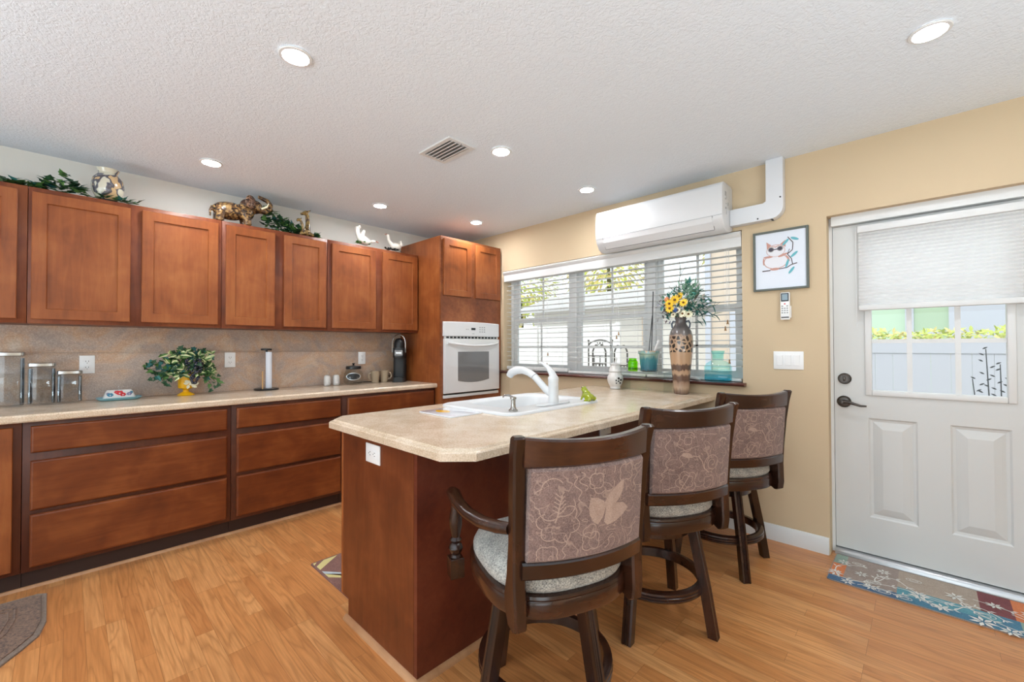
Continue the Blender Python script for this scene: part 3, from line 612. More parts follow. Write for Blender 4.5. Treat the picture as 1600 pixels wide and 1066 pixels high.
tag(b.build('island_countertop', 'counter', smooth=30), 'beige speckled laminate worktop with clipped corners on the kitchen island', 'countertop')
# outlets on the island
def outlet(loc, rz, label, kind='duplex', w=.072, h=.116, group='white wall outlets', lying=False, name='electrical_outlet', cat='electrical outlet'):
    """plate in local XZ facing -Y"""
    t = thing(name, loc, label, cat, group, rz)
    MB().box(-w / 2, w / 2, -.006, -.0005, -h / 2, h / 2, .002).build('cover_plate', 'white_plastic', t)
    if kind == 'switch':
        for x in (-.046, 0, .046):
            p = MB(); p.loft([[(x - .0165, -.0062, -.033), (x + .0165, -.0062, -.033), (x + .0165, -.0062, .033), (x - .0165, -.0062, .033)], [(x - .0155, -.0085, -.032), (x + .0155, -.0085, -.032), (x + .0155, -.0125, .032), (x - .0155, -.0125, .032)]])
            p.build('rocker', 'white_plastic', t, smooth=0)
    else:
        r = MB().box(-.017, .017, -.0078, -.0062, -.034, .034, .0005).build('receptacle', 'white_plastic', t)
        for z in (.019, -.019):
            for x in (-.0065, .0065): MB().box(x - .001, x + .001, -.0085, -.0079, z - .003, z + .006).build('slot', 'darkslot', r, smooth=0)
            MB().box(-.002, .002, -.0085, -.0079, z - .011, z - .0075).build('ground_hole', 'darkslot', r, smooth=0)
        if lying: r.rotation_euler = (0, pi / 2, 0)
    return t
outlet((2.221, IY, .795), 0, 'white outlet on the end panel of the island', w=.118, h=.08, lying=True)
outlet((IX1, -.967, .768), pi / 2, 'white outlet under the island worktop overhang, left of the second stool', w=.118, h=.08, lying=True)
outlet((.0125, -3.078, 1.138), pi / 2, 'white double outlet on the backsplash beside the glass canisters')
outlet((.0125, -2.29, 1.149), pi / 2, 'white outlet on the backsplash right of the yellow vase')
outlet((.0125, -1.207, 1.142), pi / 2, 'white outlet on the backsplash above the mugs', kind='duplex')
outlet((3.284, 0, 1.156), 0, 'white three-rocker light switch plate beside the entry door', 'switch', .163, .114, None, name='light_switch', cat='light switch')
# ------------------------------------------------------------------ sink and things on the island
Z = .907
t = thing('kitchen_sink', (2.18, -1.275, Z), 'white enamel drop-in sink set in the island worktop', 'sink')
b = MB(); R1 = [rrect(1.875 + i, 2.475 - i, -1.69 + i, -.865 - i, .09 - i * .5, 6) for i in (0, .003, .012, .026)]
rings = [[(x, y, z) for x, y in r] for r, z in zip(R1, (.9075, .917, .921, .9195))]
bowl = lambda i, r: rrect(1.947 + i, 2.31 - i, -1.545 + i, -.94 - i, r, 6)
rings += [[(x, y, z) for x, y in bowl(i, r)] for i, r, z in ((0, .09, .9185), (.012, .09, .905), (.03, .09, .80), (.055, .09, .735), (.1, .09, .727))]
b.loft(rings, cap=False); b.poly(rings[-1]); b.build('basin', 'porcelain', t, True, smooth=50)
MB().lathe([(.001, .7275), (.04, .7275), (.044, .73), (.04, .7315), (.03, .729), (.001, .729)], 24, (2.117, -1.24, 0)).build('drain', 'chrome', t, True)
t = thing('kitchen_faucet', (2.385, -1.25, .9205), 'white pull-out kitchen faucet with lever handle on the sink deck', 'faucet')
b = MB(); b.prism(rrect(2.355, 2.415, -1.385, -1.115, .029, 6), .9205, .927, 'z', bev=.0025); b.build('deck_plate', 'porcelain', t, True)
b = MB(); b.lathe([(.032, .9275), (.032, .94), (.029, .955), (.029, 1.045), (.03, 1.05), (.03, 1.07), (.022, 1.082), (.001, 1.084)], 28, (2.385, -1.25, 0)); b.build('body', 'porcelain', t, True)
b = MB(); sp = [(2.375, -1.25, .975), (2.33, -1.25, 1.0), (2.29, -1.252, 1.035), (2.25, -1.253, 1.068), (2.205, -1.254, 1.092), (2.155, -1.255, 1.105), (2.105, -1.256, 1.102), (2.06, -1.257, 1.085), (2.045, -1.257, 1.066)]
b.tube(sp, [.021, .021, .02, .02, .021, .022, .024, .025, .022], 16); s = b.build('spout', 'porcelain', t, True)
MB().tube([(2.249, -1.253, 1.0689), (2.2455, -1.253, 1.0718)], .0208, 16).build('joint_ring', 'grey', s, True)
b = MB(); b.tube([(2.388, -1.25, 1.07), (2.372, -1.25, 1.1), (2.345, -1.25, 1.128), (2.31, -1.25, 1.15), (2.285, -1.25, 1.152)], [.026, .022, .015, .0105, .007], 14, flat=.8); b.build('handle', 'porcelain', t, True)
t = thing('soap_dispenser', (2.405, -1.6, .9205), 'small brushed metal soap dispenser on the near corner of the sink', 'soap dispenser')
MB().lathe([(.024, 0), (.024, .006), (.016, .012), (.013, .02), (.0115, .04), (.012, .058), (.016, .062), (.016, .07), (.006, .074), (.001, .074)], 20, (2.405, -1.6, .9205)).build('pump_body', 'chrome', t, True)
MB().tube([(2.405, -1.6, .988), (2.375, -1.602, .998), (2.345, -1.604, .996), (2.337, -1.605, .986)], [.007, .0065, .005, .004], 10).build('nozzle', 'chrome', t, True)
t = thing('cutting_board', (2.14, -1.8, Z), 'thin white glass cutting board with a yellow lemon print lying before the sink', 'cutting board')
b = MB(); b.prism(rrect(2.01, 2.285, -1.9, -1.7, .012, 4), Z + .0005, Z + .006, 'z', bev=.001); b.build('board', 'board', t, True)
b = MB(); b.prism([(2.105 + .042 * cos(a * pi / 10) * (1 + .25 * cos(2 * a * pi / 10)), -1.815 + .032 * sin(a * pi / 10)) for a in range(20)], Z + .0061, Z + .0066, 'z'); b.build('lemon_print', 'yellow', t, True)
t = thing('frog_figurine', (2.435, -.985, .92), 'shiny olive-green ceramic frog sitting at the end of the sink', 'figurine')
b = MB(); fx, fy = 2.44, -.985
b.ball((fx + .005, fy + .004, .942), (.034, .03, .024)); b.ball((fx - .012, fy, .962), (.026, .025, .022)); b.ball((fx - .026, fy, .984), (.021, .022, .016), rot=Matrix.Rotation(.5, 4, 'Y'))
b.ball((fx - .028, fy + .012, .998), .0075); b.ball((fx - .028, fy - .012, .998), .0075)
for sg in (1, -1):
    b.ball((fx + .018, fy + sg * .026, .934), (.024, .012, .016)); b.tube([(fx + .03, fy + sg * .03, .926), (fx - .005, fy + sg * .036, .924)], [.008, .006], 8)
    b.tube([(fx - .018, fy + sg * .02, .96), (fx - .024, fy + sg * .026, .94), (fx - .034, fy + sg * .026, .925)], [.009, .007, .006], 8)
b.build('body', 'frog', t, True, remesh=.003)
b = MB()
for sg in (1, -1): b.ball((fx - .034, fy + sg * .015, 1.0), .0035, 8)
b.build('eye', 'black', t, True)
# ceramic lantern by the wall
t = thing('ceramic_lantern', (2.11, -.12, Z), 'white pierced ceramic lantern with leafy finial on the island by the window sill', 'lantern')
lx, ly = 2.118, -.12
MB().lathe([(.035, .0005), (.042, .004), (.04, .02), (.055, .045), (.063, .075), (.06, .1), (.048, .12), (.044, .135), (.05, .14), (.001, .14)], 32, (lx, ly, Z)).build('base', 'bisque', t, True)
b = MB()
dv = (Vector((3.904, -3.163, 0)) - Vector((lx, ly, 0))).normalized(); sd = Vector((-dv.y, dv.x, 0))
for a, z, r in ((.45, .088, .0085), (.75, .076, .008), (.42, .066, .006), (.7, .052, .007), (.12, .072, .006), (.15, .05, .005)):
    dd = dv * cos(a) + sd * sin(a); p = Vector((lx, ly, Z + z)) + dd * (.062 if z > .06 else .057)
    b.ball(p, (r, r, r * 1.1), 10)
b.build('hole', 'darkslot', t, True)
b = MB(); b.lathe([(.05, .1405), (.05, .15), (.042, .165), (.04, .185), (.03, .2), (.012, .205), (.001, .206)], 32, (lx, ly, Z))
for k in range(7): b.leaf((lx, ly, Z + .185), (cos(k * .9), sin(k * .9), .35), (0, 0, 1), .055, .04, 0, 'oval')
b.tube([(lx, ly, Z + .2), (lx + .004, ly, Z + .225), (lx + .014, ly, Z + .24), (lx + .01, ly, Z + .252)], [.009, .007, .006, .003], 8)
b.build('lid', 'bisque', t, True)
# clear riser with a pot and a green jar on it
t = thing('acrylic_riser', (2.38, -.12, Z), 'clear acrylic riser under the blue pot, by the window', 'display riser')
b = MB(); rx0, rx1, ry0, ry1, rz = 2.215, 2.555, -.19, -.06, 1.058
b.box(rx0, rx1, ry0, ry1, rz - .005, rz); b.box(rx0, rx0 + .005, ry0, ry1, Z + .0005, rz - .0055); b.box(rx1 - .005, rx1, ry0, ry1, Z + .0005, rz - .0055)
b.build('riser', 'glass', t, True, smooth=0)
t = thing('plant_pot', (2.405, -.125, rz), 'blue drip-glazed ceramic pot with two thin stakes on the clear riser', 'plant pot')
px, py = 2.408, -.125
b = MB(); b.lathe([(.05, .0005), (.062, .004), (.065, .012), (.06, .016), (.072, .13), (.08, .135), (.08, .155), (.074, .156), (.07, .14), (.066, .135), (.001, .135)], 32); o = b.build('pot', 'pot', t); o.location = (px - 2.405, 0, 0)
MB().lathe([(.001, .1355), (.069, .1355), (.069, .1385), (.001, .141)], 24, (px, py, rz)).build('soil', 'soil', t, True)
b = MB(); b.tube([(px + .02, py, rz + .14), (px + .03, py, rz + .36), (px + .037, py, rz + .6)], .0035, 6); b.build('stake', 'shrub_dark', t, True)
b = MB(); b.tube([(px + .0, py, rz + .14), (px + .01, py + .002, rz + .25), (px + .027, py + .005, rz + .42)], .003, 6); b.build('stake', 'shrub_dark', t, True)
MB().tube([(px + .045, py - .02, rz + .14), (px + .075, py - .02, rz + .2), (px + .09, py - .02, rz + .235)], [.006, .008, .009], 8).build('marker', 'white', t, True)
t = thing('glass_jar', (2.275, -.125, rz), 'small lime-green glass jar with wire handle beside the blue pot', 'jar')
MB().lathe([(.001, .0005), (.034, .0005), (.038, .006), (.038, .03), (.035, .034), (.038, .038), (.038, .07), (.03, .08), (.03, .092), (.033, .096), (.029, .096), (.026, .08), (.033, .068), (.033, .008), (.001, .006)], 24, (2.275, -.125, rz), cap=False).build('jar', 'green_glass', t, True)
b = MB(); b.tube([(2.243, -.125, rz + .08), (2.232, -.125, rz + .06), (2.236, -.127, rz + .045)], .002, 6); b.tube([(2.243 + .033 * (1 - cos(a * pi / 8)), -.125 + .033 * sin(a * pi / 8) * -1, rz + .081) for a in range(9)], .0015, 6); b.build('wire_handle', 'shrub_dark', t, True)
t = thing('crystal_figurine', (2.4, -.14, Z), 'clear crystal figurine on the island under the acrylic riser', 'figurine')
b = MB()
for dx, dy2, dz, r in ((-.028, 0, .016, .015), (.0, .004, .018, .017), (.028, -.004, .017, .015), (-.012, 0, .04, .012), (.014, .002, .038, .01), (.002, 0, .056, .008)): b.ball((2.4 + dx, -.14 + dy2, Z + dz), r, 8)
b.build('body', 'canister', t, True, smooth=0)
# tall vase + bouquet
vx, vy = 2.65, -.12
t = thing('tall_vase', (vx, vy, Z), 'tall stoneware vase with a giraffe-spot band at the end of the island', 'vase')
b = MB(); b.lathe([(.046, .0005), (.05, .004), (.054, .05), (.066, .18), (.077, .29), (.082, .37), (.08, .41), (.07, .45), (.05, .48), (.038, .5), (.036, .525), (.043, .545), (.039, .545), (.031, .525), (.031, .49), (.001, .48)], 40)
b.build('body', 'vase', t)
for sg in (1, -1):
    MB().tube([(sg * .036, 0, .515), (sg * .056, 0, .52), (sg * .066, 0, .5), (sg * .062, 0, .475), (sg * .052, 0, .468)], .0065, 8).build('handle', plain('vase_handle_slate', (84, 94, 108), .25), t)
t = thing('flower_bouquet', (vx, vy, Z + .5), 'bouquet of yellow daisies, teal leaves and a tall bare twig in the spotted vase', 'flowers')
rt = Vector((1, 0, 0)); bk = Vector((0, 1, 0)); zc = Vector((0, 0, 1)); base = Vector((vx, vy, Z + .5))
def F(u, v, w=0.0): return base + rt * u + zc * v + bk * w
b = MB()
stems = []
for k in range(26):
    a = random.uniform(-.16, .2); e = F(a, .06 + random.uniform(.02, .26) * (1 - abs(a) * 2.2), random.uniform(-.08, .08)); stems.append(e)
    b.tube([F(0, -.06), F(a * .3, .06, 0), tuple(e)], [.003, .0025, .0015], 5)
b.build('stem', 'stem', t, True)
b = MB()
for k in range(260):
    u = random.uniform(-.11, .2); v = random.uniform(.03, .27) * (1 - abs(u - .05) * 2.2) + .03; w = random.uniform(-.08, .06)
    d = rt * random.uniform(-1, 1) + zc * random.uniform(-.5, 1) + bk * random.uniform(-1, .3)
    b.leaf(F(u, v, w), d, zc, random.uniform(.03, .055), random.uniform(.016, .026), random.choice((0, 0, 1, 2)), 'oval')
for k in range(50):
    d = rt * random.uniform(-.2, .8) + zc * random.uniform(.2, 1); b.leaf(F(random.uniform(0, .1), random.uniform(.16, .28), random.uniform(-.05, .05)), d, bk, random.uniform(.05, .08), .01, 2, 'thin')
for k in range(24):
    b.leaf(F(random.uniform(.08, .21), random.uniform(.0, .16), random.uniform(-.05, .05)), rt * random.uniform(.2, 1) + zc * random.uniform(-.9, .3), zc, .07, .03, random.choice((0, 1)), 'oval')
b.build('foliage', ['teal_leaf', 'ivy_teal', 'sage'], t, True, smooth=0)
b = MB()
for k in range(40):
    u = random.uniform(-.17, -.06); v = random.uniform(.02, .17); d = rt * random.uniform(-1, .1) + zc * random.uniform(-.4, 1) + bk * random.uniform(-.5, .5)
    b.leaf(F(u, v, random.uniform(-.04, .04)), d, zc, .04, .012, random.choice((0, 1)), 'thin')
b.build('lavender_foliage', ['lav', 'purple_leaf'], t, True, smooth=0)
b = MB()
def twig(p, d, L, r, depth):
    q = p + d * L; b.tube([tuple(p), tuple((p + q) / 2 + rt * random.uniform(-.008, .008)), tuple(q)], [r, r * .8, r * .55], 5)
    if depth:
        for k in range(3):
            f = random.uniform(.35, 1); twig(p + d * L * f, (d + rt * random.uniform(-.9, .9) + zc * .3 + bk * random.uniform(-.5, .5)).normalized(), L * random.uniform(.35, .55), r * .6, depth - 1)
twig(F(-.01, .08), (zc + rt * -.03).normalized(), .17, .004, 2); twig(F(-.015, .24), (zc + rt * .12).normalized(), .16, .003, 1); twig(F(-.04, .06), (zc - rt * .35).normalized(), .16, .003, 1)
twig(F(.1, .08), (rt + zc * .25).normalized(), .13, .003, 1); twig(F(.06, .12), (rt * .7 + zc).normalized(), .13, .003, 1)
b.build('twig', 'twig_grey', t, True)
def daisy(u, v, w, r, mat, c='flower_c', npet=11):
    f = (-bk * 1 + rt * random.uniform(-.4, .4) + zc * random.uniform(0, .5)).normalized(); a1 = f.cross(zc).normalized(); a2 = a1.cross(f)
    b = MB(); p = F(u, v, w)
    for k in range(npet):
        an = 2 * pi * k / npet; d = a1 * cos(an) + a2 * sin(an) + f * .15; b.leaf(p + d * .004, d, f, r, r * .42, 0, 'oval', .1)
    o = b.build('flower', mat, t, True, smooth=0); MB().ball(p + f * .004, r * .26, 10).build('centre', c, o, True)
for q in ((.0, .165, -.1, .034, 'petal_y'), (-.035, .14, -.11, .032, 'petal_y'), (-.032, .105, -.11, .032, 'petal_y'), (.065, .14, -.11, .03, 'petal_y'), (.025, .19, -.08, .03, 'petal_y'), (.055, .065, -.1, .03, 'petal_w'), (.09, .06, -.09, .03, 'petal_w'), (.025, .09, -.11, .02, 'petal_w'), (-.01, .06, -.1, .02, 'petal_w')): daisy(*q)
MB().ball(F(-.075, .175, -.06), (.017, .017, .02), 12).build('bud', 'petal_o', t, True)
MB().ball(F(.012, .09, -.1), (.024, .02, .018), 12).build('bud', 'blue_fl', t, True)
# sill
t = thing('glass_bottle', (2.866, -.018, 1.0), 'square-shouldered aqua glass bottle at the right end of the window sill', 'bottle')
b = MB(); cx, cy = 2.866, -.018
def sq(h, r, z): return [(cx + x, cy + y, z) for x, y in rrect(-h, h, -h * .42, h * .42, min(r, h * .4), 5)]
b.loft([sq(.078, .02, 1.0055), sq(.085, .02, 1.012), sq(.085, .02, 1.045), sq(.081, .02, 1.052)]); b.build('base', 'teal_glass2', t, True, smooth=60)
b = MB(); b.loft([sq(.081, .02, 1.0525), sq(.085, .02, 1.06), sq(.085, .02, 1.105), sq(.078, .03, 1.125), sq(.05, .03, 1.145)], cap=False)
b.lathe([(.034, .145), (.037, .155), (.038, .19), (.044, .208), (.046, .215), (.042, .215), (.034, .19), (.032, .16)], 28, (cx, cy, 1.0), cap=False)
for z in (.07, .085, .1): b.tube([(cx + x * 1.005, cy + y * 1.005, 1.0 + z) for x, y in rrect(-.085, .085, -.0357, .0357, .014, 5)], .0018, 5)
b.build('body', 'teal_glass', t, True, smooth=60)
t = thing('seashell', (2.70, .0, 1.0), 'small white seashell on the sill left of the aqua bottle', 'seashell')
b = MB(); b.tube([(2.675, .0, 1.0125), (2.695, .0, 1.016), (2.72, .0, 1.012), (2.74, .0, 1.006)], [.003, .0115, .009, .004], 10); b.build('shell', 'bisque', t, True)

# ------------------------------------------------------------------ things on the long counter
def canister(y, h, w, label):
    t = thing('glass_canister', (.11, y, Z), label, 'canister', 'three square glass canisters')
    def sqr(k, z, r=.018): return [(.11 + a, y + c, Z + z) for a, c in rrect(-k, k, -k, k, r, 5)]
    k = w / 2
    b = MB(); b.loft([sqr(k - .004, .0005), sqr(k, .006), sqr(k, h - .03), sqr(k - .006, h - .022)], cap=True); b.loft([sqr(k - .01, h - .022), sqr(k - .009, .014)], cap=False); b.build('jar', 'canister', t, True, smooth=40)
    b = MB()
    for sa in (1, -1):
        for sc in (1, -1): b.tube([(.11 + sa * (k - .009), y + sc * (k - .009), Z + .012), (.11 + sa * (k - .009), y + sc * (k - .009), Z + h - .035)], .0075, 8)
    b.build('thick_corner', 'canister_edge', t, True)
    b = MB(); b.loft([sqr(k - .004, h - .0215), sqr(k + .001, h - .019), sqr(k + .001, h - .003), sqr(k - .002, h)]); b.build('lid', 'steel_tray', t, True, smooth=40)
canister(-3.40, .315, .125, 'tallest square glass canister, at the left edge of the picture')
canister(-3.27, .25, .112, 'middle-height square glass canister between the other two')
canister(-3.155, .2, .108, 'smallest square glass canister beside the outlet')
t = thing('butter_dish', (.13, -2.93, Z), 'flowered ceramic butter dish on an aqua tray', 'butter dish')
b = MB(); tr = lambda k, z: [(.13 + a, -2.93 + c, Z + z) for a, c in rrect(-.055 - k, .055 + k, -.1 - k, .1 + k, .03, 5)]
b.loft([tr(-.01, .0005), tr(0, .006), tr(.012, .018), tr(.01, .0195), tr(-.006, .01)], cap=True); b.build('tray', 'aqua', t, True)
b = MB(); cv = lambda k, kk, z: [(.13 + a, -2.93 + c, Z + z) for a, c in rrect(-.035 + k, .035 - k, -.078 + kk, .078 - kk, .016, 5)]
b.loft([cv(0, 0, .0105), cv(0, 0, .02), cv(.006, .012, .055), cv(.014, .02, .066)]); lid = b.build('cover', 'bisque', t, True)
MB().lathe([(.006, .066), (.006, .074), (.013, .082), (.012, .092), (.001, .096)], 16, (.13, -2.93, Z)).build('knob', 'canister', lid, True)
b = MB()
for y, z, mi, r in ((-2.93, .045, 0, .02), (-2.915, .035, 0, .016), (-2.945, .052, 0, .013), (-2.975, .036, 1, .016), (-2.985, .045, 2, .009), (-2.885, .038, 2, .014), (-2.875, .048, 1, .009)):
    for k in range(6): b.ball((.164 - (z - .02) * .17, y + r * .6 * cos(k * 1.05), Z + z + r * .5 * sin(k * 1.05)), (.0035, r * .45, r * .38), 8, mi)
b.build('painted_flower', ['red', 'blue_glz', 'lav'], lid, True)
# yellow footed vase with ivy arrangement
t = thing('yellow_vase', (.12, -2.58, Z), 'yellow footed ceramic vase in front of the backsplash', 'vase')
MB().lathe([(.05, .0005), (.052, .004), (.045, .012), (.02, .026), (.016, .036), (.022, .044), (.042, .052), (.047, .06), (.047, .165), (.044, .165), (.043, .07), (.001, .066)], 32, (.12, -2.58, Z), cap=False).build('body', 'yellow', t, True)
b = MB()
for k in range(9): b.leaf((.168, -2.56 + random.uniform(-.015, .02), Z + .075 + random.uniform(-.01, .025)), (.05, random.uniform(-1, 1), random.uniform(-1, 1)), (1, 0, 0), .03, .02, 0, 'oval')
b.build('white_blossom', 'petal_w', t, True, smooth=0)
t = thing('ivy_arrangement', (.13, -2.58, Z + .15), 'variegated ivy with hanging black grapes spilling from the yellow vase', 'plant')
C0 = Vector((.12, -2.58, Z + .16)); b = MB(); tips = []
for ey, ez, ex in [(-.24, .06, .06), (-.22, .03, .08), (-.2, -.03, .08), (-.17, -.06, .08), (-.14, -.05, .07), (-.1, .08, .04), (-.06, .14, .03), (-.02, .16, .03), (.03, .15, .02), (.09, .14, .02), (.13, .1, .03), (.15, .05, .05), (.16, -.02, .06), (.16, -.07, .08), (.14, -.1, .08), (.1, .02, .1), (-.05, .02, .12), (.02, .05, .12), (-.13, .1, .03), (-.08, -.02, .11), (.06, .1, .06), (-.02, .1, .08), (-.15, .02, .08), (.11, .06, .08)]:
    p = [C0, C0 + Vector((ex * .5, ey * .45, max(ez, .02) * .8 + .03)), C0 + Vector((ex, ey, ez))]; b.tube(p, [.003, .0025, .0015], 5); tips.append(p)
b.build('stem', 'stem', t, True)
b = MB()
for p in tips:
    for k in range(13):
        f = random.uniform(.3, 1.05); q = p[0].lerp(p[1], f * 2) if f < .5 else p[1].lerp(p[2], (f - .5) * 2)
        b.leaf(q + Vector((random.uniform(-.015, .02), random.uniform(-.025, .025), random.uniform(-.025, .025))), (random.uniform(.1, 1), random.uniform(-1, 1), random.uniform(-1, .6)), (1, 0, .5), random.uniform(.03, .05), random.uniform(.026, .04), random.choice((0, 0, 0, 1, 3)), 'ivy')
for k in range(110):
    q = C0 + Vector((random.uniform(.02, .12), random.uniform(-.11, .14), random.uniform(-.02, .15)))
    b.leaf(q, (random.uniform(0, 1), random.uniform(-1, 1), random.uniform(-.6, 1)), (1, 0, .3), random.uniform(.035, .065), .024, 2, 'thin', edge=1)
b.build('foliage', ['ivy', 'ivy2', 'ivy3', 'ivy_teal'], t, True, smooth=0)
b = MB()
for k in range(60):
    f = random.random(); rr = .042 * (1 - f) ** .7 + .008; a = random.uniform(0, 2 * pi)
    b.ball((.235 + rr * .6 * cos(a), -2.55 + rr * sin(a), Z + .255 - f * .165), .0095, 8)
b.build('grape_cluster', 'grape', t, True)
# paper towel holder
t = thing('paper_towel_holder', (.11, -2.06, Z), 'black paper towel holder with an empty white roll core', 'paper towel holder')
MB().lathe([(.001, .0005), (.088, .0005), (.09, .006), (.086, .012), (.001, .014)], 32, (.11, -2.06, Z)).build('base', 'black', t, True)
MB().tube([(.11, -2.06, Z + .014), (.11, -2.06, Z + .315)], .008, 12).build('rod', 'black', t, True)
MB().lathe([(.001, .315), (.038, .315), (.04, .321), (.038, .329), (.001, .331)], 24, (.11, -2.062, Z)).build('top_disc', 'black', t, True)
MB().lathe([(.022, .0145), (.023, .0145), (.023, .303), (.022, .303)], 24, (.113, -2.045, Z), cap=False).build('roll_core', 'paper_towel', t, True)
MB().tube([(.17, -2.105, Z + .012), (.17, -2.105, Z + .15)], .005, 10).build('tear_bar', 'bamboo', t, True)
# shakers, jar, mugs
def shaker_jar(y, label):
    t = thing('salt_shaker', (.13, y, Z), label, 'shaker', 'white ceramic shakers')
    MB().lathe([(.02, .0005), (.026, .004), (.028, .03), (.028, .07), (.024, .088), (.012, .096), (.001, .097)], 20, (.13, y, Z)).build('body', 'bisque', t, True)
    b = MB(); b.tube([(.15, y - .012, Z + .02), (.16, y, Z + .018), (.152, y + .014, Z + .02)], [.008, .014, .008], 8); b.build('foot', 'bisque', t, True)
shaker_jar(-1.585, 'white ceramic shaker on the left of the pair'); shaker_jar(-1.505, 'white ceramic shaker beside the cookie jar')
t = thing('cookie_jar', (.13, -1.345, Z), 'round glass jar with black lid and black oval label', 'jar')
MB().lathe([(.001, .0005), (.07, .0005), (.085, .02), (.09, .06), (.085, .1), (.065, .13), (.06, .138), (.057, .138), (.062, .128), (.082, .098), (.086, .06), (.082, .022), (.068, .005), (.001, .004)], 32, (.13, -1.345, Z), cap=False).build('jar', 'jar_glass', t, True)
MB().lathe([(.001, .1385), (.066, .1385), (.068, .15), (.064, .166), (.01, .17), (.006, .178), (.014, .19), (.001, .194)], 28, (.13, -1.345, Z)).build('lid', 'black', t, True)
fw = Vector((.9, -.43, 0)); sdv = Vector((.43, .9, 0))
def oval(b, ru, rv, d, mi):
    n = 28; fr = []
    for k in range(n):
        u = ru * cos(2 * pi * k / n); v = rv * sin(2 * pi * k / n); fr.append(tuple(Vector((.13, -1.345, Z + .075 + v)) + sdv * u + fw * (sqrt(max(0, .0905 ** 2 - u * u)) + d - abs(v) * .09)))
    c = tuple(Vector((.13, -1.345, Z + .075)) + fw * (.0905 + d)); bm = b.bm; cv = bm.verts.new(c); vs = [bm.verts.new(p) for p in fr]
    for i in range(n): bm.faces.new((cv, vs[i], vs[(i + 1) % n])).material_index = mi
b = MB(); oval(b, .062, .034, .001, 1); oval(b, .055, .028, .002, 0); b.build('label', ['black_soft', 'alu'], t, True, smooth=0)
def mug(y, x, a, label):
    t = thing('mug', (x, y, Z), label, 'mug', 'taupe stoneware mugs')
    MB().lathe([(.001, .0005), (.028, .0005), (.032, .004), (.044, .105), (.046, .112), (.042, .112), (.03, .01), (.001, .008)], 28, (x, y, Z), cap=False).build('cup', 'mug', t, True)
    d = Vector((cos(a), sin(a), 0)); c = Vector((x, y, Z))
    MB().tube([tuple(c + d * .036 + Vector((0, 0, .03))), tuple(c + d * .06 + Vector((0, 0, .035))), tuple(c + d * .07 + Vector((0, 0, .06))), tuple(c + d * .062 + Vector((0, 0, .088))), tuple(c + d * .041 + Vector((0, 0, .094)))], .006, 8).build('handle', 'mug', t, True)
mug(-1.13, .13, -pi / 2, 'taupe mug with its handle to the left, next to the cookie jar'); mug(-1.03, .12, pi / 2 - .3, 'taupe mug with its handle to the right, next to the coffee maker')
t = thing('coffee_maker', (.2, -.875, Z), 'slim black pod coffee maker with silver arched handle', 'coffee maker', None, -.62)
b = MB(); b.prism(rrect(.06, .30, -.935, -.815, .035, 5), Z + .0005, Z + .035, 'z', bev=.004); b.prism(rrect(.06, .2, -.935, -.815, .035, 5), Z + .0355, Z + .30, 'z', bev=.004); b.build('body', 'black_soft', t, True)
b = MB(); b.prism(rrect(.07, .295, -.932, -.818, .035, 5), Z + .215, Z + .30, 'z', bev=.006); b.lathe([(.052, .3005), (.05, .345), (.04, .372), (.02, .385), (.001, .388)], 24, (.235, -.875, Z)); hd = b.build('brew_head', 'black', t, True)
MB().box(.2955, .2975, -.912, -.838, Z + .235, Z + .28, .0008).build('badge', 'grey', hd, True)
MB().box(.298, .299, -.9, -.85, Z + .252, Z + .262).build('brand_strip', 'steel_tray', hd, True, smooth=0)
b = MB(); b.tube([(.262, -.875 + .062 * cos(a * pi / 14), Z + .295 + (.04 if a in (0, 14) else .04) + .085 * sin(a * pi / 14)) for a in range(15)], .005, 8); b.tube([(.262, -.813, Z + .26), (.262, -.813, Z + .336)], .005, 8); b.tube([(.262, -.937, Z + .26), (.262, -.937, Z + .336)], .005, 8); b.build('handle', 'steel_tray', t, True)
MB().prism(rrect(.205, .298, -.93, -.82, .03, 5), Z + .0355, Z + .043, 'z', bev=.002).build('drip_tray', 'black', t, True)
t.location = (.19, -.905, Z); t.scale = (1, 1, 1.1)
tag(MB().tube([(.1, -.945, Z + .06), (.07, -.975, Z + .05), (.05, -1.0, Z + .008), (.06, -1.08, Z + .006), (.035, -1.2, Z + .006), (.03, -1.3, Z + .006)], .003, 6).build('power_cord', 'black'), 'thin black power cord lying behind the mugs', 'cord')

# ------------------------------------------------------------------ on top of the wall cabinets
TZt = 2.1485
def ivy(name, x0, x1, y0, y1, h, n, label, hump):
    t = thing(name, ((x0 + x1) / 2, (y0 + y1) / 2, TZt), label, 'artificial ivy', 'artificial ivy on the wall cabinets')
    b = MB(); b.tube([(x0 + (x1 - x0) * random.random(), y0 + (y1 - y0) * i / 8, TZt + .006 + .01 * random.random()) for i in range(9)], .003, 5); b.build('vine', 'stem', t, True)
    b = MB()
    for k in range(n):
        f = random.random(); y = y0 + (y1 - y0) * f; z = TZt + .012 + random.random() * h * hump(f)
        b.leaf((random.uniform(x0, x1), y, z), (random.uniform(-.2, 1), random.uniform(-1, 1), random.uniform(-.15, .7)), (.4, 0, 1), random.uniform(.04, .06), random.uniform(.035, .05), random.choice((0, 0, 0, 1, 1, 2)), 'ivy')
    b.build('foliage', ['ivy', 'ivy2', 'ivy_teal'], t, True, smooth=0); return t
ivy('ivy_garland', .2, .3, -3.42, -3.1, .12, 120, 'artificial ivy on the cabinet left of the painted urn', lambda f: .15 + .85 * max(0, 1 - abs(f - .75) * 3))
ivy('ivy_garland', .285, .32, -3.05, -2.86, .012, 22, 'low ivy trailing round the foot of the painted urn', lambda f: .5)
ivy('ivy_garland', .17, .235, -2.12, -1.70, .2, 330, 'artificial ivy between the elephant and the giraffe on the cabinet', lambda f: max(.12, .95 - 1.05 * f))
t = thing('painted_urn', (.25, -3.0, TZt), 'round painted ceramic urn on the cabinet top with a brown and cream design', 'urn')
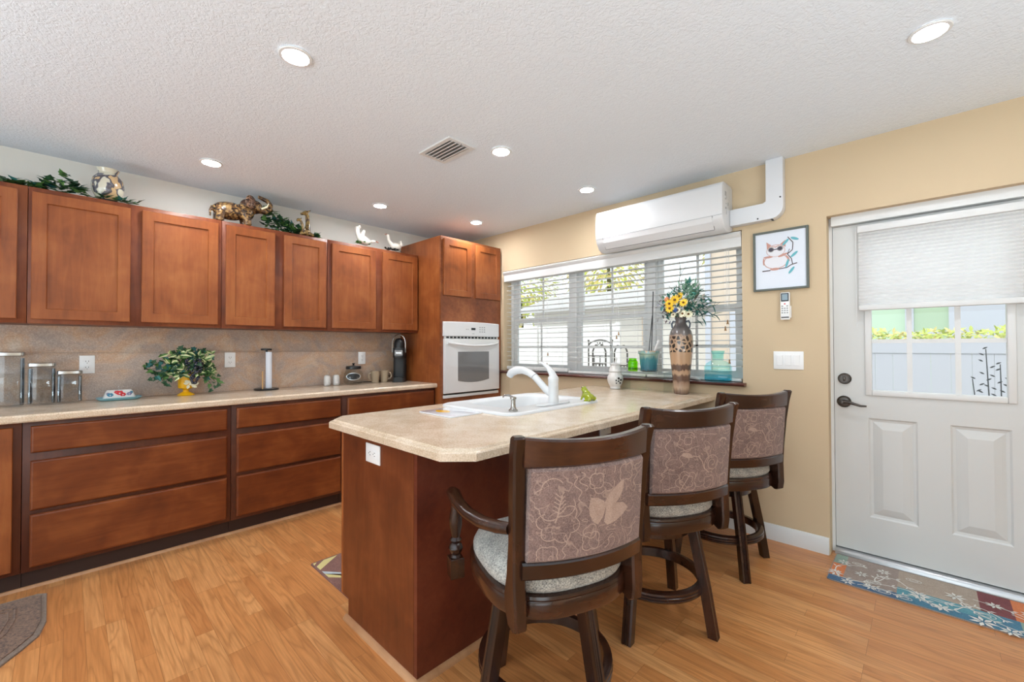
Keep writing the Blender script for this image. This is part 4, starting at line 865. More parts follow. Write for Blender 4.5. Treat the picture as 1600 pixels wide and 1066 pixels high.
o = MB().lathe([(.04, .012), (.05, .014), (.072, .06), (.078, .1), (.07, .145), (.05, .17), (.044, .182), (.05, .2), (.054, .206), (.046, .206), (.038, .185), (.001, .18)], 32).build('body', 'urn', t)
MB().lathe([(.001, .0005), (.05, .0005), (.05, .0115), (.001, .0115)], 24).build('foot', 'shrub_dark', t)
# elephant
t = thing('elephant_figurine', (.25, -2.3, TZt), 'gold mosaic elephant figurine with raised trunk on the cabinet top', 'figurine')
K = 1.18; O = Vector((.25, -2.32, TZt)); b = MB()
def E(x, y, z): return tuple(O + Vector((x, y, z)) * K)
b.ball(E(0, -.025, .082), (.06 * K, .095 * K, .055 * K)); b.ball(E(0, .05, .09), (.055 * K, .06 * K, .055 * K))
for sx in (-.034, .034):
    b.tube([E(sx, -.08, .07), E(sx, -.085, .003)], [.031, .026], 10); b.tube([E(sx, .055, .07), E(sx * 1.1, .065, .003)], [.031, .026], 10)
b.tube([E(0, -.115, .095), E(0, -.128, .065), E(0, -.126, .03)], [.011, .008, .006], 8)
b.ball(E(.01, .105, .135), (.045 * K, .05 * K, .045 * K))
b.tube([E(.015, .13, .125), E(.02, .165, .118), E(.02, .192, .135), E(.02, .198, .165), E(.02, .18, .188), E(.02, .15, .197), E(.02, .125, .205)], [.032, .025, .02, .018, .017, .015, .012], 10)
b.build('body', 'eleph', t, True, remesh=.005)
for sg in (1, -1):
    b = MB(); b.ball(E(.012 + sg * .048, .075, .148), (.016, .05, .052), 14, rot=Matrix.Rotation(sg * .6, 4, 'Z')); b.build('ear', 'eleph_head', t, True)
    MB().tube([E(.015 + sg * .022, .14, .125), E(.02 + sg * .03, .168, .14), E(.02 + sg * .032, .178, .165)], [.008, .007, .003], 8).build('tusk', 'petal_w', t, True)
t = thing('giraffe_figurine', (.30, -1.84, TZt), 'small giraffe figurine with a calf on the cabinet top', 'figurine')
b = MB(); gx, gy = .30, -1.84
b.ball((gx, gy + .005, TZt + .03), (.03, .04, .03)); b.tube([(gx, gy + .02, TZt + .03), (gx, gy + .022, TZt + .1), (gx, gy + .018, TZt + .175)], [.024, .018, .015], 10)
b.ball((gx + .005, gy, TZt + .185), (.016, .03, .017), rot=Matrix.Rotation(.5, 4, 'X')); b.ball((gx + .006, gy - .026, TZt + .172), (.011, .014, .011))
for s in (1, -1): b.tube([(gx + s * .01, gy + .014, TZt + .195), (gx + s * .022, gy + .024 + s * .016, TZt + .212)], [.008, .004], 8)
b.tube([(gx + .01, gy - .02, TZt + .02), (gx + .01, gy - .045, TZt + .005)], [.014, .01], 8); b.tube([(gx + .02, gy + .03, TZt + .02), (gx + .03, gy + .06, TZt + .008)], [.014, .01], 8)
b.build('body', 'giraffe', t, True, remesh=.004)
b = MB(); b.tube([(gx + .02, gy - .01, TZt + .03), (gx + .025, gy - .03, TZt + .08), (gx + .025, gy - .042, TZt + .115)], [.016, .011, .009], 8); b.ball((gx + .028, gy - .055, TZt + .115), (.011, .02, .012)); b.ball((gx + .03, gy - .068, TZt + .105), .009); b.tube([(gx + .026, gy - .044, TZt + .12), (gx + .034, gy - .036, TZt + .135)], [.006, .003], 6)
b.build('calf', 'giraffe', t, True, remesh=.004)
def goose(y0, s, up, label):
    t = thing('goose_figurine', (.3, y0, TZt), label, 'figurine', 'white goose figurines')
    b = MB(); x = .29
    def g(y, z): return (x, y0 + s * y * 1.12, TZt + z * 1.12)
    if up:
        b.ball(g(.03, .048), (.036, .058, .036)); b.tube([g(.065, .055), g(.085, .075), g(.075, .1), g(.06, .085)], [.02, .016, .012, .006], 10)
        b.tube([g(-.01, .06), g(-.035, .09), g(-.04, .125), g(-.045, .14)], [.02, .013, .013, .015], 10)
    else:
        b.ball(g(.0, .05), (.038, .062, .04), rot=Matrix.Rotation(-.3 * s, 4, 'X')); b.tube([g(.03, .05), g(.06, .05), g(.09, .058), g(.1, .06)], [.02, .012, .013, .013], 10)
        b.tube([g(-.03, .05), g(-.05, .09), g(-.055, .14), g(-.03, .155)], [.024, .02, .02, .014], 10); b.tube([g(-.02, .06), g(-.01, .1), g(.005, .13)], [.022, .02, .012], 10)
    b.build('body', 'goose', t, True, remesh=.004)
    b = MB()
    if up: b.tube([g(-.053, .138), g(-.076, .134)], [.008, .003], 8)
    else: b.tube([g(.108, .06), g(.13, .052)], [.008, .003], 8)
    b.build('beak', 'beak', t, True)
    b = MB()
    for k in range(26): b.leaf((x + random.uniform(-.02, .03), y0 + s * random.uniform(-.08, .06), TZt + random.uniform(.006, .02) + (0 if up else .012)), (random.uniform(.2, 1), random.uniform(-1, 1), random.uniform(-.1, .5)), (0, 0, 1), .03, .022, 0, 'oval')
    b.build('grass_base', 'shrub_dark' if up else 'ivy2', t, True, smooth=0)
goose(-1.33, 1, False, 'white goose figurine with spread tail, bending down on green leaves'); goose(-1.04, 1, True, 'white goose figurine with upright neck, next to the tall oven cabinet')

# ------------------------------------------------------------------ on the window wall
t = thing('air_conditioner', (2.48, 0, 2.03), 'white split-unit air conditioner above the kitchen window', 'air conditioner')
prof = [(-.001, 2.035), (-.001, 2.325), (-.03, 2.335), (-.17, 2.335), (-.197, 2.325), (-.208, 2.30), (-.212, 2.2), (-.213, 2.11), (-.2, 2.075), (-.165, 2.03), (-.12, 2.012), (-.06, 2.018)]
b = MB(); b.prism(prof, 2.0, 2.965, 'x', bev=.006); b.build('casing', 'ac_white', t, True, smooth=50)
b = MB(); b.prism([(-.214, 2.106), (-.2015, 2.072), (-.1665, 2.027), (-.1645, 2.0285), (-.1985, 2.0745), (-.2115, 2.107)], 2.07, 2.90, 'x'); lv = b.build('louver', 'ac_white', t, True, smooth=0)
b = MB()
b.box(2.07, 2.90, -.1665, -.164, 2.0245, 2.0275); b.prism([(-.2145, 2.108), (-.1665, 2.0265), (-.1655, 2.0275), (-.2135, 2.1085)], 2.0665, 2.0695, 'x'); b.prism([(-.2145, 2.108), (-.1665, 2.0265), (-.1655, 2.0275), (-.2135, 2.1085)], 2.9005, 2.9035, 'x')
b.build('gap', 'gap', lv, True, smooth=0)
MB().box(2.001, 2.964, -.2155, -.213, 2.109, 2.1105).build('panel_seam', 'grey', t, True, smooth=0)
b = MB(); yl(b, [(.0065, -.2142), (.0065, -.2148)], 2.03, 2.13, 14)
for i in range(5): b.box(2.042 + i * .009, 2.048 + i * .009, -.2146, -.2136, 2.126, 2.1325)
b.build('logo', 'grey', t, True, smooth=0)
b = MB()
for y, z, w, h in ((-.15, 2.26, .01, .03), (-.13, 2.25, .004, .05), (-.15, 2.225, .008, .01), (-.095, 2.2, .008, .022), (-.135, 2.195, .01, .006), (-.14, 2.165, .012, .012), (-.13, 2.14, .003, .03)): b.box(2.965, 2.9665, y - w / 2, y + w / 2, z - h / 2, z + h / 2)
b.build('side_label', 'grey', t, True, smooth=0)
t = thing('pipe_cover', (3.2, 0, 2.05), 'white plastic pipe duct running from the air conditioner up to the ceiling', 'pipe cover')
b = MB(); out = [(2.967, 2.058), (3.215, 2.058)] + arc(3.205, 2.13, .072, -90, 0, 8) + [(3.277, 2.4385), (3.182, 2.4385), (3.182, 2.175), (3.165, 2.165), (2.967, 2.165)]
b.prism(out, -.066, -.001, 'y', bev=.009); b.build('duct', 'pipe_white', t, True, smooth=40)
b = MB()
for x, z in ((3.135, 2.072), (3.262, 2.185)): yl(b, [(.005, -.066), (.005, -.068)], x, z, 10)
b.build('screw', 'darkslot', t, True)
# framed owl print
t = thing('framed_picture', (3.247, 0, 1.8), 'framed watercolour of an owl on a branch, above the remote', 'picture')
px0, px1, pz0, pz1, fwid = 3.094, 3.40, 1.605, 1.991, .013
b = MB()
for x0, x1, z0, z1 in ((px0, px0 + fwid, pz0, pz1), (px1 - fwid, px1, pz0, pz1), (px0 + fwid, px1 - fwid, pz0, pz0 + fwid), (px0 + fwid, px1 - fwid, pz1 - fwid, pz1)): b.box(x0, x1, -.022, -.001, z0, z1, .002)
b.build('frame', 'frame_grey', t, True, smooth=0)
pr = MB().box(px0 + fwid, px1 - fwid, -.012, -.004, pz0 + fwid, pz1 - fwid).build('print', 'paper', t, True, smooth=0)
b = MB(); yy = [-.0125]
def patch(pts, mi):
    yy[0] -= .00004; b.prism([(px0 + (px1 - px0) * u, pz0 + (pz1 - pz0) * v) for u, v in pts], yy[0], -.0121, 'y', mi)
def ell(cx, cz, a, c, n=20, rot=0): return [(cx + a * cos(q) * cos(rot) - c * sin(q) * sin(rot), cz + a * cos(q) * sin(rot) + c * sin(q) * cos(rot)) for q in [2 * pi * i / n for i in range(n)]]
def stroke(pts, w, mi):
    for (a, c), (d, e) in zip(pts, pts[1:]):
        L = sqrt((d - a) ** 2 + (e - c) ** 2) or 1; nx, nz = -(e - c) / L * w, (d - a) / L * w; patch([(a + nx, c + nz), (d + nx, e + nz), (d - nx, e - nz), (a - nx, c - nz)], mi)
patch(ell(.42, .48, .225, .125), 0); patch(ell(.42, .482, .21, .115), 1); patch(ell(.42, .66, .172, .102), 0); patch(ell(.42, .658, .163, .094), 1)
patch([(.26, .70), (.25, .82), (.34, .76)], 0); patch([(.50, .76), (.60, .82), (.60, .70)], 0); patch([(.30, .75), (.42, .73), (.55, .77), (.42, .71)], 0)
patch(ell(.28, .565, .09, .018, 14), 0); patch(ell(.55, .575, .09, .02, 14, .25), 0); stroke([(.2, .55), (.19, .50), (.2, .44)], .012, 0); stroke([(.6, .56), (.65, .52), (.66, .46)], .012, 0)
patch(ell(.335, .685, .058, .042), 3); patch(ell(.5, .69, .058, .042), 3); patch(ell(.335, .685, .04, .032), 2); patch(ell(.5, .69, .04, .032), 2); stroke([(.36, .68), (.48, .685)], .008, 2)
patch(ell(.40, .355, .09, .022, 14), 0); stroke([(.17, .335), (.32, .34)], .008, 4); stroke([(.48, .35), (.62, .36), (.7, .40), (.8, .42)], .007, 4); stroke([(.72, .41), (.7, .5), (.63, .58), (.72, .64), (.73, .76), (.64, .86)], .007, 4); stroke([(.63, .58), (.67, .66)], .005, 4)
for cx, cz, r in ((.76, .82, -.3), (.6, .78, .7), (.75, .565, .6), (.625, .43, 1.2), (.70, .31, .8)): patch(ell(cx, cz, .075, .022, 12, r), 5)
b.build('owl_painting', ['owl_tan', 'owl_pale', 'owl_dark', 'grey', 'twig', 'teal'], pr, True, smooth=0)
# remote in its holder
t = thing('remote_control', (3.272, 0, 1.5), 'white air conditioner remote hanging on the wall under the picture', 'remote control')
MB().box(3.246, 3.304, -.012, -.001, 1.425, 1.50, .002).build('wall_holder', 'white_plastic', t, True)
MB().box(3.249, 3.300, -.034, -.0125, 1.412, 1.585, .006).build('body', 'white_plastic', t, True)
s = MB().box(3.2535, 3.2955, -.0348, -.0335, 1.528, 1.58).build('screen_bezel', 'black', t, True, smooth=0)
MB().box(3.259, 3.290, -.0356, -.0349, 1.536, 1.574).build('screen', 'screen', s, True, smooth=0)
for r in range(4):
    for c in range(3):
        if (r, c) != (0, 1): MB().box(3.256 + c * .0135, 3.265 + c * .0135, -.0352, -.0342, 1.495 - r * .014, 1.502 - r * .014).build('button', 'grey', t, True, smooth=0)
MB().box(3.2695, 3.2785, -.0353, -.0342, 1.509, 1.516).build('power_button', 'red', t, True, smooth=0)
MB().box(3.254, 3.296, -.0353, -.0342, 1.424, 1.431).build('brand_strip', 'black', t, True, smooth=0)
# ------------------------------------------------------------------ swivel counter stools
def stool(loc, seat_deg, base_deg, label, motif):
    t = thing('counter_stool', (loc[0], loc[1], 0), label, 'stool', 'swivel counter stools along the island', radians(seat_deg))
    rel = radians(base_deg - seat_deg)
    # base: four splayed fluted legs, grooved foot ring, hub
    for k in range(4):
        b = MB(); rings = []
        for z, r in ((0, .268), (.2, .235), (.455, .182)):
            w, d = .021, .019; c = []
            for x, y in ((d, -w), (d + .002, -w * .55), (d - .003, -w * .4), (d + .002, -w * .2), (d - .003, 0), (d + .002, w * .2), (d - .003, w * .4), (d + .002, w * .55), (d, w), (-d, w), (-d, -w)): c.append((r + x, y, z))
            rings.append(c)
        b.loft(rings); o = b.build('leg', 'stool', t); o.rotation_euler = (0, 0, rel + k * pi / 2 + radians(0))
    b = MB(); prof = [(.196, .172), (.222, .170), (.227, .176), (.227, .181), (.223, .184), (.228, .188), (.228, .194), (.223, .197), (.227, .201), (.226, .209), (.218, .213), (.198, .213)]
    n = 48; b.loft([[(r * cos(2 * pi * i / n), r * sin(2 * pi * i / n), z) for r, z in prof] for i in range(n)] + [[(r, 0, z) for r, z in prof]], cap=False)
    bmesh.ops.remove_doubles(b.bm, verts=b.bm.verts[:], dist=.0002); b.build('foot_ring', 'stool_x', t)
    b = MB(); b.lathe([(.001, .408), (.155, .408), (.165, .414), (.165, .446), (.16, .4495), (.001, .4495)], 40); b.build('base_hub', 'stool_x', t)
    MB().lathe([(.001, .45), (.11, .45), (.11, .468), (.001, .468)], 32).build('swivel_plate', 'black', t)
    # seat
    def sup(k, z, n=44, dy=0.0):
        out = []
        for i in range(n):
            a = 2 * pi * i / n; c, s = cos(a), sin(a); e = 2 / 2.7
            out.append((.242 * k * math.copysign(abs(c) ** e, c), .25 * k * math.copysign(abs(s) ** e, s) + dy, z))
        return out
    b = MB(); b.loft([sup(.93, .4685), sup(.985, .472), sup(1.0, .48), sup(1.0, .515), sup(.985, .522), sup(1.0, .528), sup(.99, .536), sup(.95, .5385)]); b.build('seat_frame', 'stool_x', t)
    b = MB(); b.loft([sup(.93, .539), sup(.955, .55), sup(.955, .566), sup(.92, .584), sup(.8, .598), sup(.5, .606), sup(.1, .608)]); b.build('seat_cushion', 'seat_fab', t, smooth=60)
    # curved back
    def fw(r, z): return -(.222 + max(0, z - .5) * .085) - .042 * (1 - (r / .21) ** 2)
    def slab_back(z0, z1, r0, th, bev, n=16, crown=0.0):
        rings = []
        for i in range(n + 1):
            r = -r0 + 2 * r0 * i / n; zt = z1 + crown * (1 - (r / r0) ** 2)
            def q(z, d): return (r, fw(r, z) + d, z)
            rings.append([q(z0, th / 2 - bev), q(z0 + bev, th / 2), q(zt - bev, th / 2), q(zt, th / 2 - bev), q(zt, -th / 2 + bev), q(zt - bev, -th / 2), q(z0 + bev, -th / 2), q(z0, -th / 2 + bev)])
        return MB().loft(rings)
    slab_back(.918, 1.003, .205, .032, .006, crown=-.012).build('top_rail', 'stool_x', t)
    slab_back(.605, .655, .2, .03, .006).build('lower_rail', 'stool_x', t)
    b = slab_back(.6555, .9175, .188, .034, .008)
    # woven motif lying on the rear face of the panel
    lift = [.0006]
    def S(u, v, extra=0.0): v = min(max(v, .012), .985); u = min(max(u, .012), .988); r = (u - .5) * .366; z = .66 + v * .253; return (r, fw(r, z) - .017 - lift[0] - extra, z)
    def fill(pts):
        lift[0] += .00002; c = (sum(p[0] for p in pts) / len(pts), sum(p[1] for p in pts) / len(pts)); bm = b.bm; cv = bm.verts.new(S(*c)); vs = [bm.verts.new(S(*p)) for p in pts]
        for i in range(len(vs)): bm.faces.new((cv, vs[i], vs[(i + 1) % len(vs)])).material_index = 1
    def line(pts, w=.0075, closed=False):
        lift[0] += .00002; P = [Vector(p).to_3d() for p in pts]; n = len(P); L = []; R = []
        for i in range(n):
            d = P[min(i + 1, n - 1)] - P[max(i - 1, 0)]; d = d.normalized() if d.length else Vector((1, 0, 0)); k = w / 2
            L.append(b.bm.verts.new(S(P[i].x - d.y * k, P[i].y + d.x * k * 1.4))); R.append(b.bm.verts.new(S(P[i].x + d.y * k, P[i].y - d.x * k * 1.4)))
        for i in range(n - 1): b.bm.faces.new((L[i], L[i + 1], R[i + 1], R[i])).material_index = 1
    def blossom(cx, cy, r, lobes, depth=.22, a0=0, span=1.0, w=.0075): line([(cx + r * (1 + depth * abs(sin(lobes * pi * i / 60))) * cos(a0 + span * 2 * pi * i / 60), cy + 1.35 * r * (1 + depth * abs(sin(lobes * pi * i / 60))) * sin(a0 + span * 2 * pi * i / 60)) for i in range(61)], w)
    def spiral(cx, cy, r, turns, a0, sg=1, w=.008): line([(cx + r * (1 - i / 50 * .85) * cos(a0 + sg * turns * 2 * pi * i / 50), cy + 1.3 * r * (1 - i / 50 * .85) * sin(a0 + sg * turns * 2 * pi * i / 50)) for i in range(51)], w)
    def wave(x0, y0, x1, y1, amp, per, w=.007): line([(x0 + (x1 - x0) * i / 30 + amp * sin(per * 2 * pi * i / 30), y0 + (y1 - y0) * i / 30) for i in range(31)], w)
    if motif == 0:
        fill([(.455, .66), (.52, .645), (.575, .6), (.6, .54), (.575, .42), (.53, .34), (.49, .37), (.45, .46), (.44, .56)])
        fill([(.585, .58), (.63, .68), (.70, .75), (.77, .81), (.775, .70), (.74, .6), (.66, .5), (.6, .5)])
        fill([(.6, .53), (.68, .55), (.78, .53), (.84, .45), (.77, .38), (.70, .33), (.62, .31), (.585, .36)])
        blossom(.17, .68, .14, 4, .25, 1.2, .8); blossom(.2, .42, .13, 5, .3, 2.5, .8); line([(.22, .72), (.2, .6), (.19, .5), (.17, .42)], .012)
        for k in range(5): line([(.205, .52 + k * .045), (.25 - k * .004, .58 + k * .045)], .008); line([(.205, .52 + k * .045), (.15 + k * .004, .57 + k * .045)], .008)
        blossom(.57, .86, .1, 5, .35, .3, .9); blossom(.5, .84, .055, 4, .3); blossom(.47, .17, .065, 4, .35); blossom(.46, .28, .045, 3, .4)
        blossom(.8, .88, .06, 4, .4); wave(.3, .95, .38, .62, .02, 2); wave(.24, .02, .26, .28, .015, 2); wave(.9, .62, .93, .95, .02, 2); wave(.84, .1, .95, .24, .02, 1)
        blossom(.12, .06, .07, 4, .3); wave(.6, .05, .68, .2, .02, 1); wave(.4, .75, .36, .96, .03, 1.5)
    else:
        mx = (lambda x: x) if motif == 1 else (lambda x: x)
        spiral(.70, .43, .12, 1.9, 3.6, -1); line([(.42, .58), (.5, .56), (.55, .48), (.585, .36), (.66, .28)], .013); fill([(.28, .6), (.34, .56), (.42, .55), (.4, .6), (.36, .64), (.3, .64)])
        blossom(.36, .17, .1, 5, .35, .2, .95); blossom(.36, .17, .06, 5, .45); line([(.28, .02), (.36, .2), (.4, .3)], .01); blossom(.66, .13, .06, 4, .4); blossom(.9, .14, .05, 4, .4)
        blossom(.34, .82, .09, 4, .3, .4, .8); blossom(.35, .83, .04, 4, .3); wave(.12, .95, .14, .4, .03, 2); wave(.06, .2, .12, .42, .02, 1.5); wave(.26, .66, .5, .74, .01, 1); wave(.26, .4, .3, .62, .03, 1)
        line([(.8, .78), (.85, .82), (.9, .81), (.93, .77)], .02); wave(.5, .93, .75, .9, .02, 2); wave(.86, .3, .93, .6, .02, 1.5); wave(.1, .06, .24, .1, .02, 1)
        if motif == 2: spiral(.3, .6, .1, 1.5, 1.0); blossom(.72, .72, .08, 5, .35)
    b.build('back_panel', ['back_fab', 'motif'], t)
    for sg in (-1, 1):
        b = MB(); rings = []
        for z, bk, fr, r, wd in ((.452, -.225, -.205, .198, .034), (.462, -.24, -.185, .199, .038), (.5, -.246, -.165, .2, .039), (.54, -.243, -.165, .201, .04), (.6, -.24, -.185, .202, .04), (.7, -.245, -.203, .204, .04), (.85, -.258, -.217, .209, .04), (.95, -.272, -.232, .215, .038), (1.0, -.285, -.247, .219, .034), (1.006, -.28, -.252, .219, .028)):
            x0, x1 = sg * (r - wd / 2), sg * (r + wd / 2); k = .006; lo, hi = min(x0, x1), max(x0, x1)
            rings.append([(lo + k, bk, z), (hi - k, bk, z), (hi, bk + k, z), (hi, fr - k, z), (hi - k, fr, z), (lo + k, fr, z), (lo, fr - k, z), (lo, bk + k, z)])
        b.loft(rings); b.build('back_post', 'stool', t)
        b = MB(); b.tube([(sg * .216, -.205, .735), (sg * .236, -.165, .728), (sg * .262, -.1, .722), (sg * .281, -.02, .722), (sg * .289, .06, .73), (sg * .287, .12, .742), (sg * .284, .15, .738), (sg * .283, .162, .725)], [.019, .021, .022, .022, .022, .024, .022, .014], 12, flat=.85)
        arm = b.build('arm', 'stool', t)
        b = MB(); ax, ay = sg * .282, .115
        b.prism([(ax - .024, ay - .024), (ax + .024, ay - .024), (ax + .024, ay + .024), (ax - .024, ay + .024)], .462, .53, 'z', bev=.004)
        b.lathe([(.018, .53), (.013, .537), (.02, .545), (.025, .56), (.02, .573), (.014, .578), (.021, .588), (.014, .597), (.017, .61), (.022, .64), (.022, .66), (.017, .69), (.016, .725)], 20, (ax, ay, 0))
        b.build('arm_post', 'stool', arm)
    return t
stool((2.955, -2.02), 67.5, -8, 'nearest dark walnut counter stool with an armrest, before the clipped island corner', 0)
stool((2.975, -1.255), 62, 4, 'middle dark walnut counter stool with spiral-patterned back', 1)
stool((3.02, -.48), 60, 45, 'farthest dark walnut counter stool, nearest the window wall', 2)

# ------------------------------------------------------------------ mats
t = thing('door_mat', (3.9, -.16, 0), 'colourful floral patchwork door mat in front of the white door', 'door mat')
mx0, mx1, my0, my1 = 3.512, 4.40, -.34, .036
b = MB(); b.prism(rrect(mx0, mx1, my0, my1, .02, 4), .0005, .006, 'z', 0)
cols = ['dm_grey', 'dm_taupe', 'dm_orange', 'dm_teal', 'dm_blue', 'dm_red', 'dm_sage', 'dm_navy', 'dm_white']
def pt(x0, x1, y0, y1, mi): b.poly([(x0, y0, .0063), (x1, y0, .0063), (x1, y1, .0063), (x0, y1, .0063)], mi)
e = .004
pt(mx0 + e, 3.57, -.10, my1 - e, 6); pt(mx0 + e, 3.575, -.27, -.10, 2); pt(3.575, 3.79, -.27, my1 - e, 0); pt(mx0 + e, 3.79, my0 + e, -.27, 7); pt(3.57, 3.575, -.10, my1 - e, 0)
pt(3.79, 4.08, -.19, my1 - e, 1); pt(3.79, 4.14, -.27, -.19, 3); pt(3.79, 4.2, my0 + e, -.27, 4); pt(4.08, 4.19, -.19, my1 - e, 5); pt(4.14, 4.2, -.27, -.19, 4); pt(4.19, 4.3, -.19, my1 - e, 2); pt(4.2, 4.32, my0 + e, -.19, 6); pt(4.3, mx1 - e, -.19, my1 - e, 0); pt(4.32, mx1 - e, my0 + e, -.19, 3)
zl = [.0066]
def vine(pts, w=.0045):
    zl[0] += .00002; n = len(pts); P = [Vector((p[0], p[1], zl[0])) for p in pts]; L = []; R = []
    for i in range(n):
        d = (P[min(i + 1, n - 1)] - P[max(i - 1, 0)]).normalized(); k = Vector((-d.y, d.x, 0)) * w / 2; L.append(b.bm.verts.new(P[i] + k)); R.append(b.bm.verts.new(P[i] - k))
    for i in range(n - 1): b.bm.faces.new((L[i], L[i + 1], R[i + 1], R[i])).material_index = 8
def fleaf(x, y, a, L=.03, w=.009):
    zl[0] += .00002; d = Vector((cos(a), sin(a), 0)); k = Vector((-d.y, d.x, 0)); p = Vector((x, y, zl[0])); p = p + d * L * .12; b.poly([tuple(q) for q in (p, p + d * L * .45 + k * w * .62, p + d * L, p + d * L * .45 - k * w * .62)], 8)
def flower(x, y, r, n=7):
    for k in range(n): fleaf(x, y, k * 2 * pi / n, r, r * .3)
def curve(x0, y0, x1, y1, bow, n=16): return [(x0 + (x1 - x0) * i / n - (y1 - y0) * bow * sin(pi * i / n), y0 + (y1 - y0) * i / n + (x1 - x0) * bow * sin(pi * i / n)) for i in range(n + 1)]
for c in ((3.53, -.27, 3.74, -.12, -.25), (3.56, -.28, 3.66, -.05, .3), (3.7, -.2, 3.79, -.11, .3), (3.6, -.29, 4.0, -.22, .12), (3.79, -.11, 4.06, -.2, -.25), (3.78, -.3, 3.95, -.3, .3), (3.85, -.24, 4.0, -.27, -.2), (4.0, -.11, 4.2, -.3, -.15), (4.06, -.09, 4.3, -.2, .12), (4.18, -.14, 4.26, -.33, .3), (4.0, -.26, 4.16, -.24, .5), (4.3, -.07, 4.5, -.3, .2), (3.64, -.31, 3.8, -.31, .2)):
    p = curve(*c); vine(p)
    for k in range(3, 16, 4):
        a = math.atan2(p[k][1] - p[k - 1][1], p[k][0] - p[k - 1][0]); fleaf(*p[k], a + .8, .028, .007); fleaf(*p[k], a - .8, .024, .006)
for c in ((3.54, -.24, .035), (3.56, -.07, .03), (3.645, -.17, .03), (3.73, -.06, .03), (3.87, -.23, .04), (4.0, -.12, .038), (3.95, -.29, .035), (4.08, -.31, .045), (4.16, -.33, .035), (4.13, -.1, .03), (4.25, -.32, .04), (3.6, -.315, .03), (4.24, -.1, .03), (4.4, -.2, .04), (3.69, -.3, .03)): flower(*c)
for cx, cy, r in ((3.70, -.235, .03), (3.74, -.31, .03), (3.82, -.31, .028), (4.09, -.24, .035), (3.85, -.07, .03), (3.62, -.05, .025)):
    vine([(cx + r * cos(a * pi / 8), cy + .6 * r * sin(a * pi / 8)) for a in range(17)], .003); vine([(cx + r * .55 * cos(a * pi / 8), cy + .33 * r * sin(a * pi / 8)) for a in range(17)], .003)
b.build('mat', cols, t, True, smooth=0)
t = thing('braided_rug', (.98, -3.8, 0), 'dark brown braided rug at the bottom left corner of the picture', 'rug')
o = [(.675, -4.4), (.675, -3.26), (.70, -3.228), (1.02, -3.222), (1.14, -3.24), (1.22, -3.285), (1.31, -3.345), (1.36, -3.42), (1.39, -3.6), (1.39, -4.4)]
def inset(poly, k):
    cx = .98; cy = -3.9; return [(x + (k if x < cx else -k), y - k if y > cy else y) for x, y in poly]
b = MB(); b.prism(o, .0005, .008, 'z', bev=.003, top_only=True); b.build('binding', 'rug_edge', t, True, smooth=0)
b = MB(); b.prism(inset(o, .018), .0081, .012, 'z', bev=.003, top_only=True)
for q in (.1, .12): 
    P = inset(o, q); b.tube([(x, y, .012) for x, y in P], .0035, 6)
b.build('braid_field', 'rug_dark', t, True, smooth=0)
t = thing('kitchen_mat', (1.64, -1.6, 0), 'rust-brown striped mat behind the near end of the island', 'rug')
b = MB(); mx = (1.36, 1.985, -2.192, -.95); b.prism(rrect(mx[0], mx[1], mx[2], mx[3], .01, 2), .0005, .006, 'z', 0)
def stripe(pts, mi): b.poly([(x, y, .0063 + mi * .0001) for x, y in pts], mi)
stripe([(1.37, -2.12), (1.42, -2.18), (1.47, -2.18), (1.37, -2.04)], 1); stripe([(1.37, -2.18), (1.40, -2.185), (1.37, -2.16)], 1)
stripe([(1.49, -2.18), (1.53, -2.18), (1.97, -1.75), (1.97, -1.8)], 2); stripe([(1.53, -2.18), (1.58, -2.18), (1.97, -1.83), (1.97, -1.88)][::-1], 1); stripe([(1.75, -2.18), (1.82, -2.18), (1.97, -2.02), (1.97, -2.1)][::-1], 1)
b.build('mat', ['mat_brown', 'mat_cream', 'mat_blue'], t, True, smooth=0)

# ------------------------------------------------------------------ ceiling
def downlight(x, y, label):
    t = thing('recessed_light', (x, y, H), label, 'ceiling light', 'round recessed ceiling lights')
    MB().lathe([(.048, -.001), (.062, -.001), (.064, -.004), (.061, -.008), (.051, -.009), (.048, -.006)], 40, cap=False).build('trim_ring', 'white', t)
    MB().lathe([(.001, -.0065), (.0475, -.0065), (.0475, -.0035), (.001, -.0035)], 40).build('lens', 'lamp', t)
downlight(2.065, -2.527, 'recessed ceiling light at the top left, above the near end of the island')
downlight(3.932, -.905, 'recessed ceiling light at the top right, in front of the door')
downlight(.607, -2.533, 'recessed ceiling light in front of the painted urn')
downlight(2.06, -1.342, 'recessed ceiling light next to the air vent')
downlight(.617, -1.35, 'recessed ceiling light in front of the left white goose')
downlight(2.073, -.441, 'recessed ceiling light left of the air conditioner')
downlight(.83, -.462, 'recessed ceiling light in front of the tall oven cabinet')
t = thing('ceiling_vent', (1.835, -1.58, H), 'white louvered ceiling air vent', 'air vent')
b = MB(); vx0, vx1, vy0, vy1 = 1.685, 1.985, -1.68, -1.485; k = .025
for x0, x1, y0, y1 in ((vx0, vx0 + k, vy0, vy1), (vx1 - k, vx1, vy0, vy1), (vx0 + k, vx1 - k, vy0, vy0 + k), (vx0 + k, vx1 - k, vy1 - k, vy1)): b.box(x0, x1, y0, y1, H - .010, H - .0005)
b.build('frame', 'white', t, True, smooth=0)
b = MB()
for i in range(5):
    y = vy0 + k + .004 + i * .028; b.prism([(y + .028, H - .003), (y + .024, H - .003), (y + .001, H - .016), (y + .005, H - .018)], vx0 + k, vx1 - k, 'x')
b.build('louver', 'white', t, True, smooth=0)
b = MB(); b.box(vx0 + k, vx1 - k, vy0 + k, vy1 - k, H - .0025, H - .0005); b.build('backing', 'grey', t, True, smooth=0)
MB().ball((1.972, -1.58, H - .011), (.005, .005, .002), 8).build('screw', 'grey', t, True)

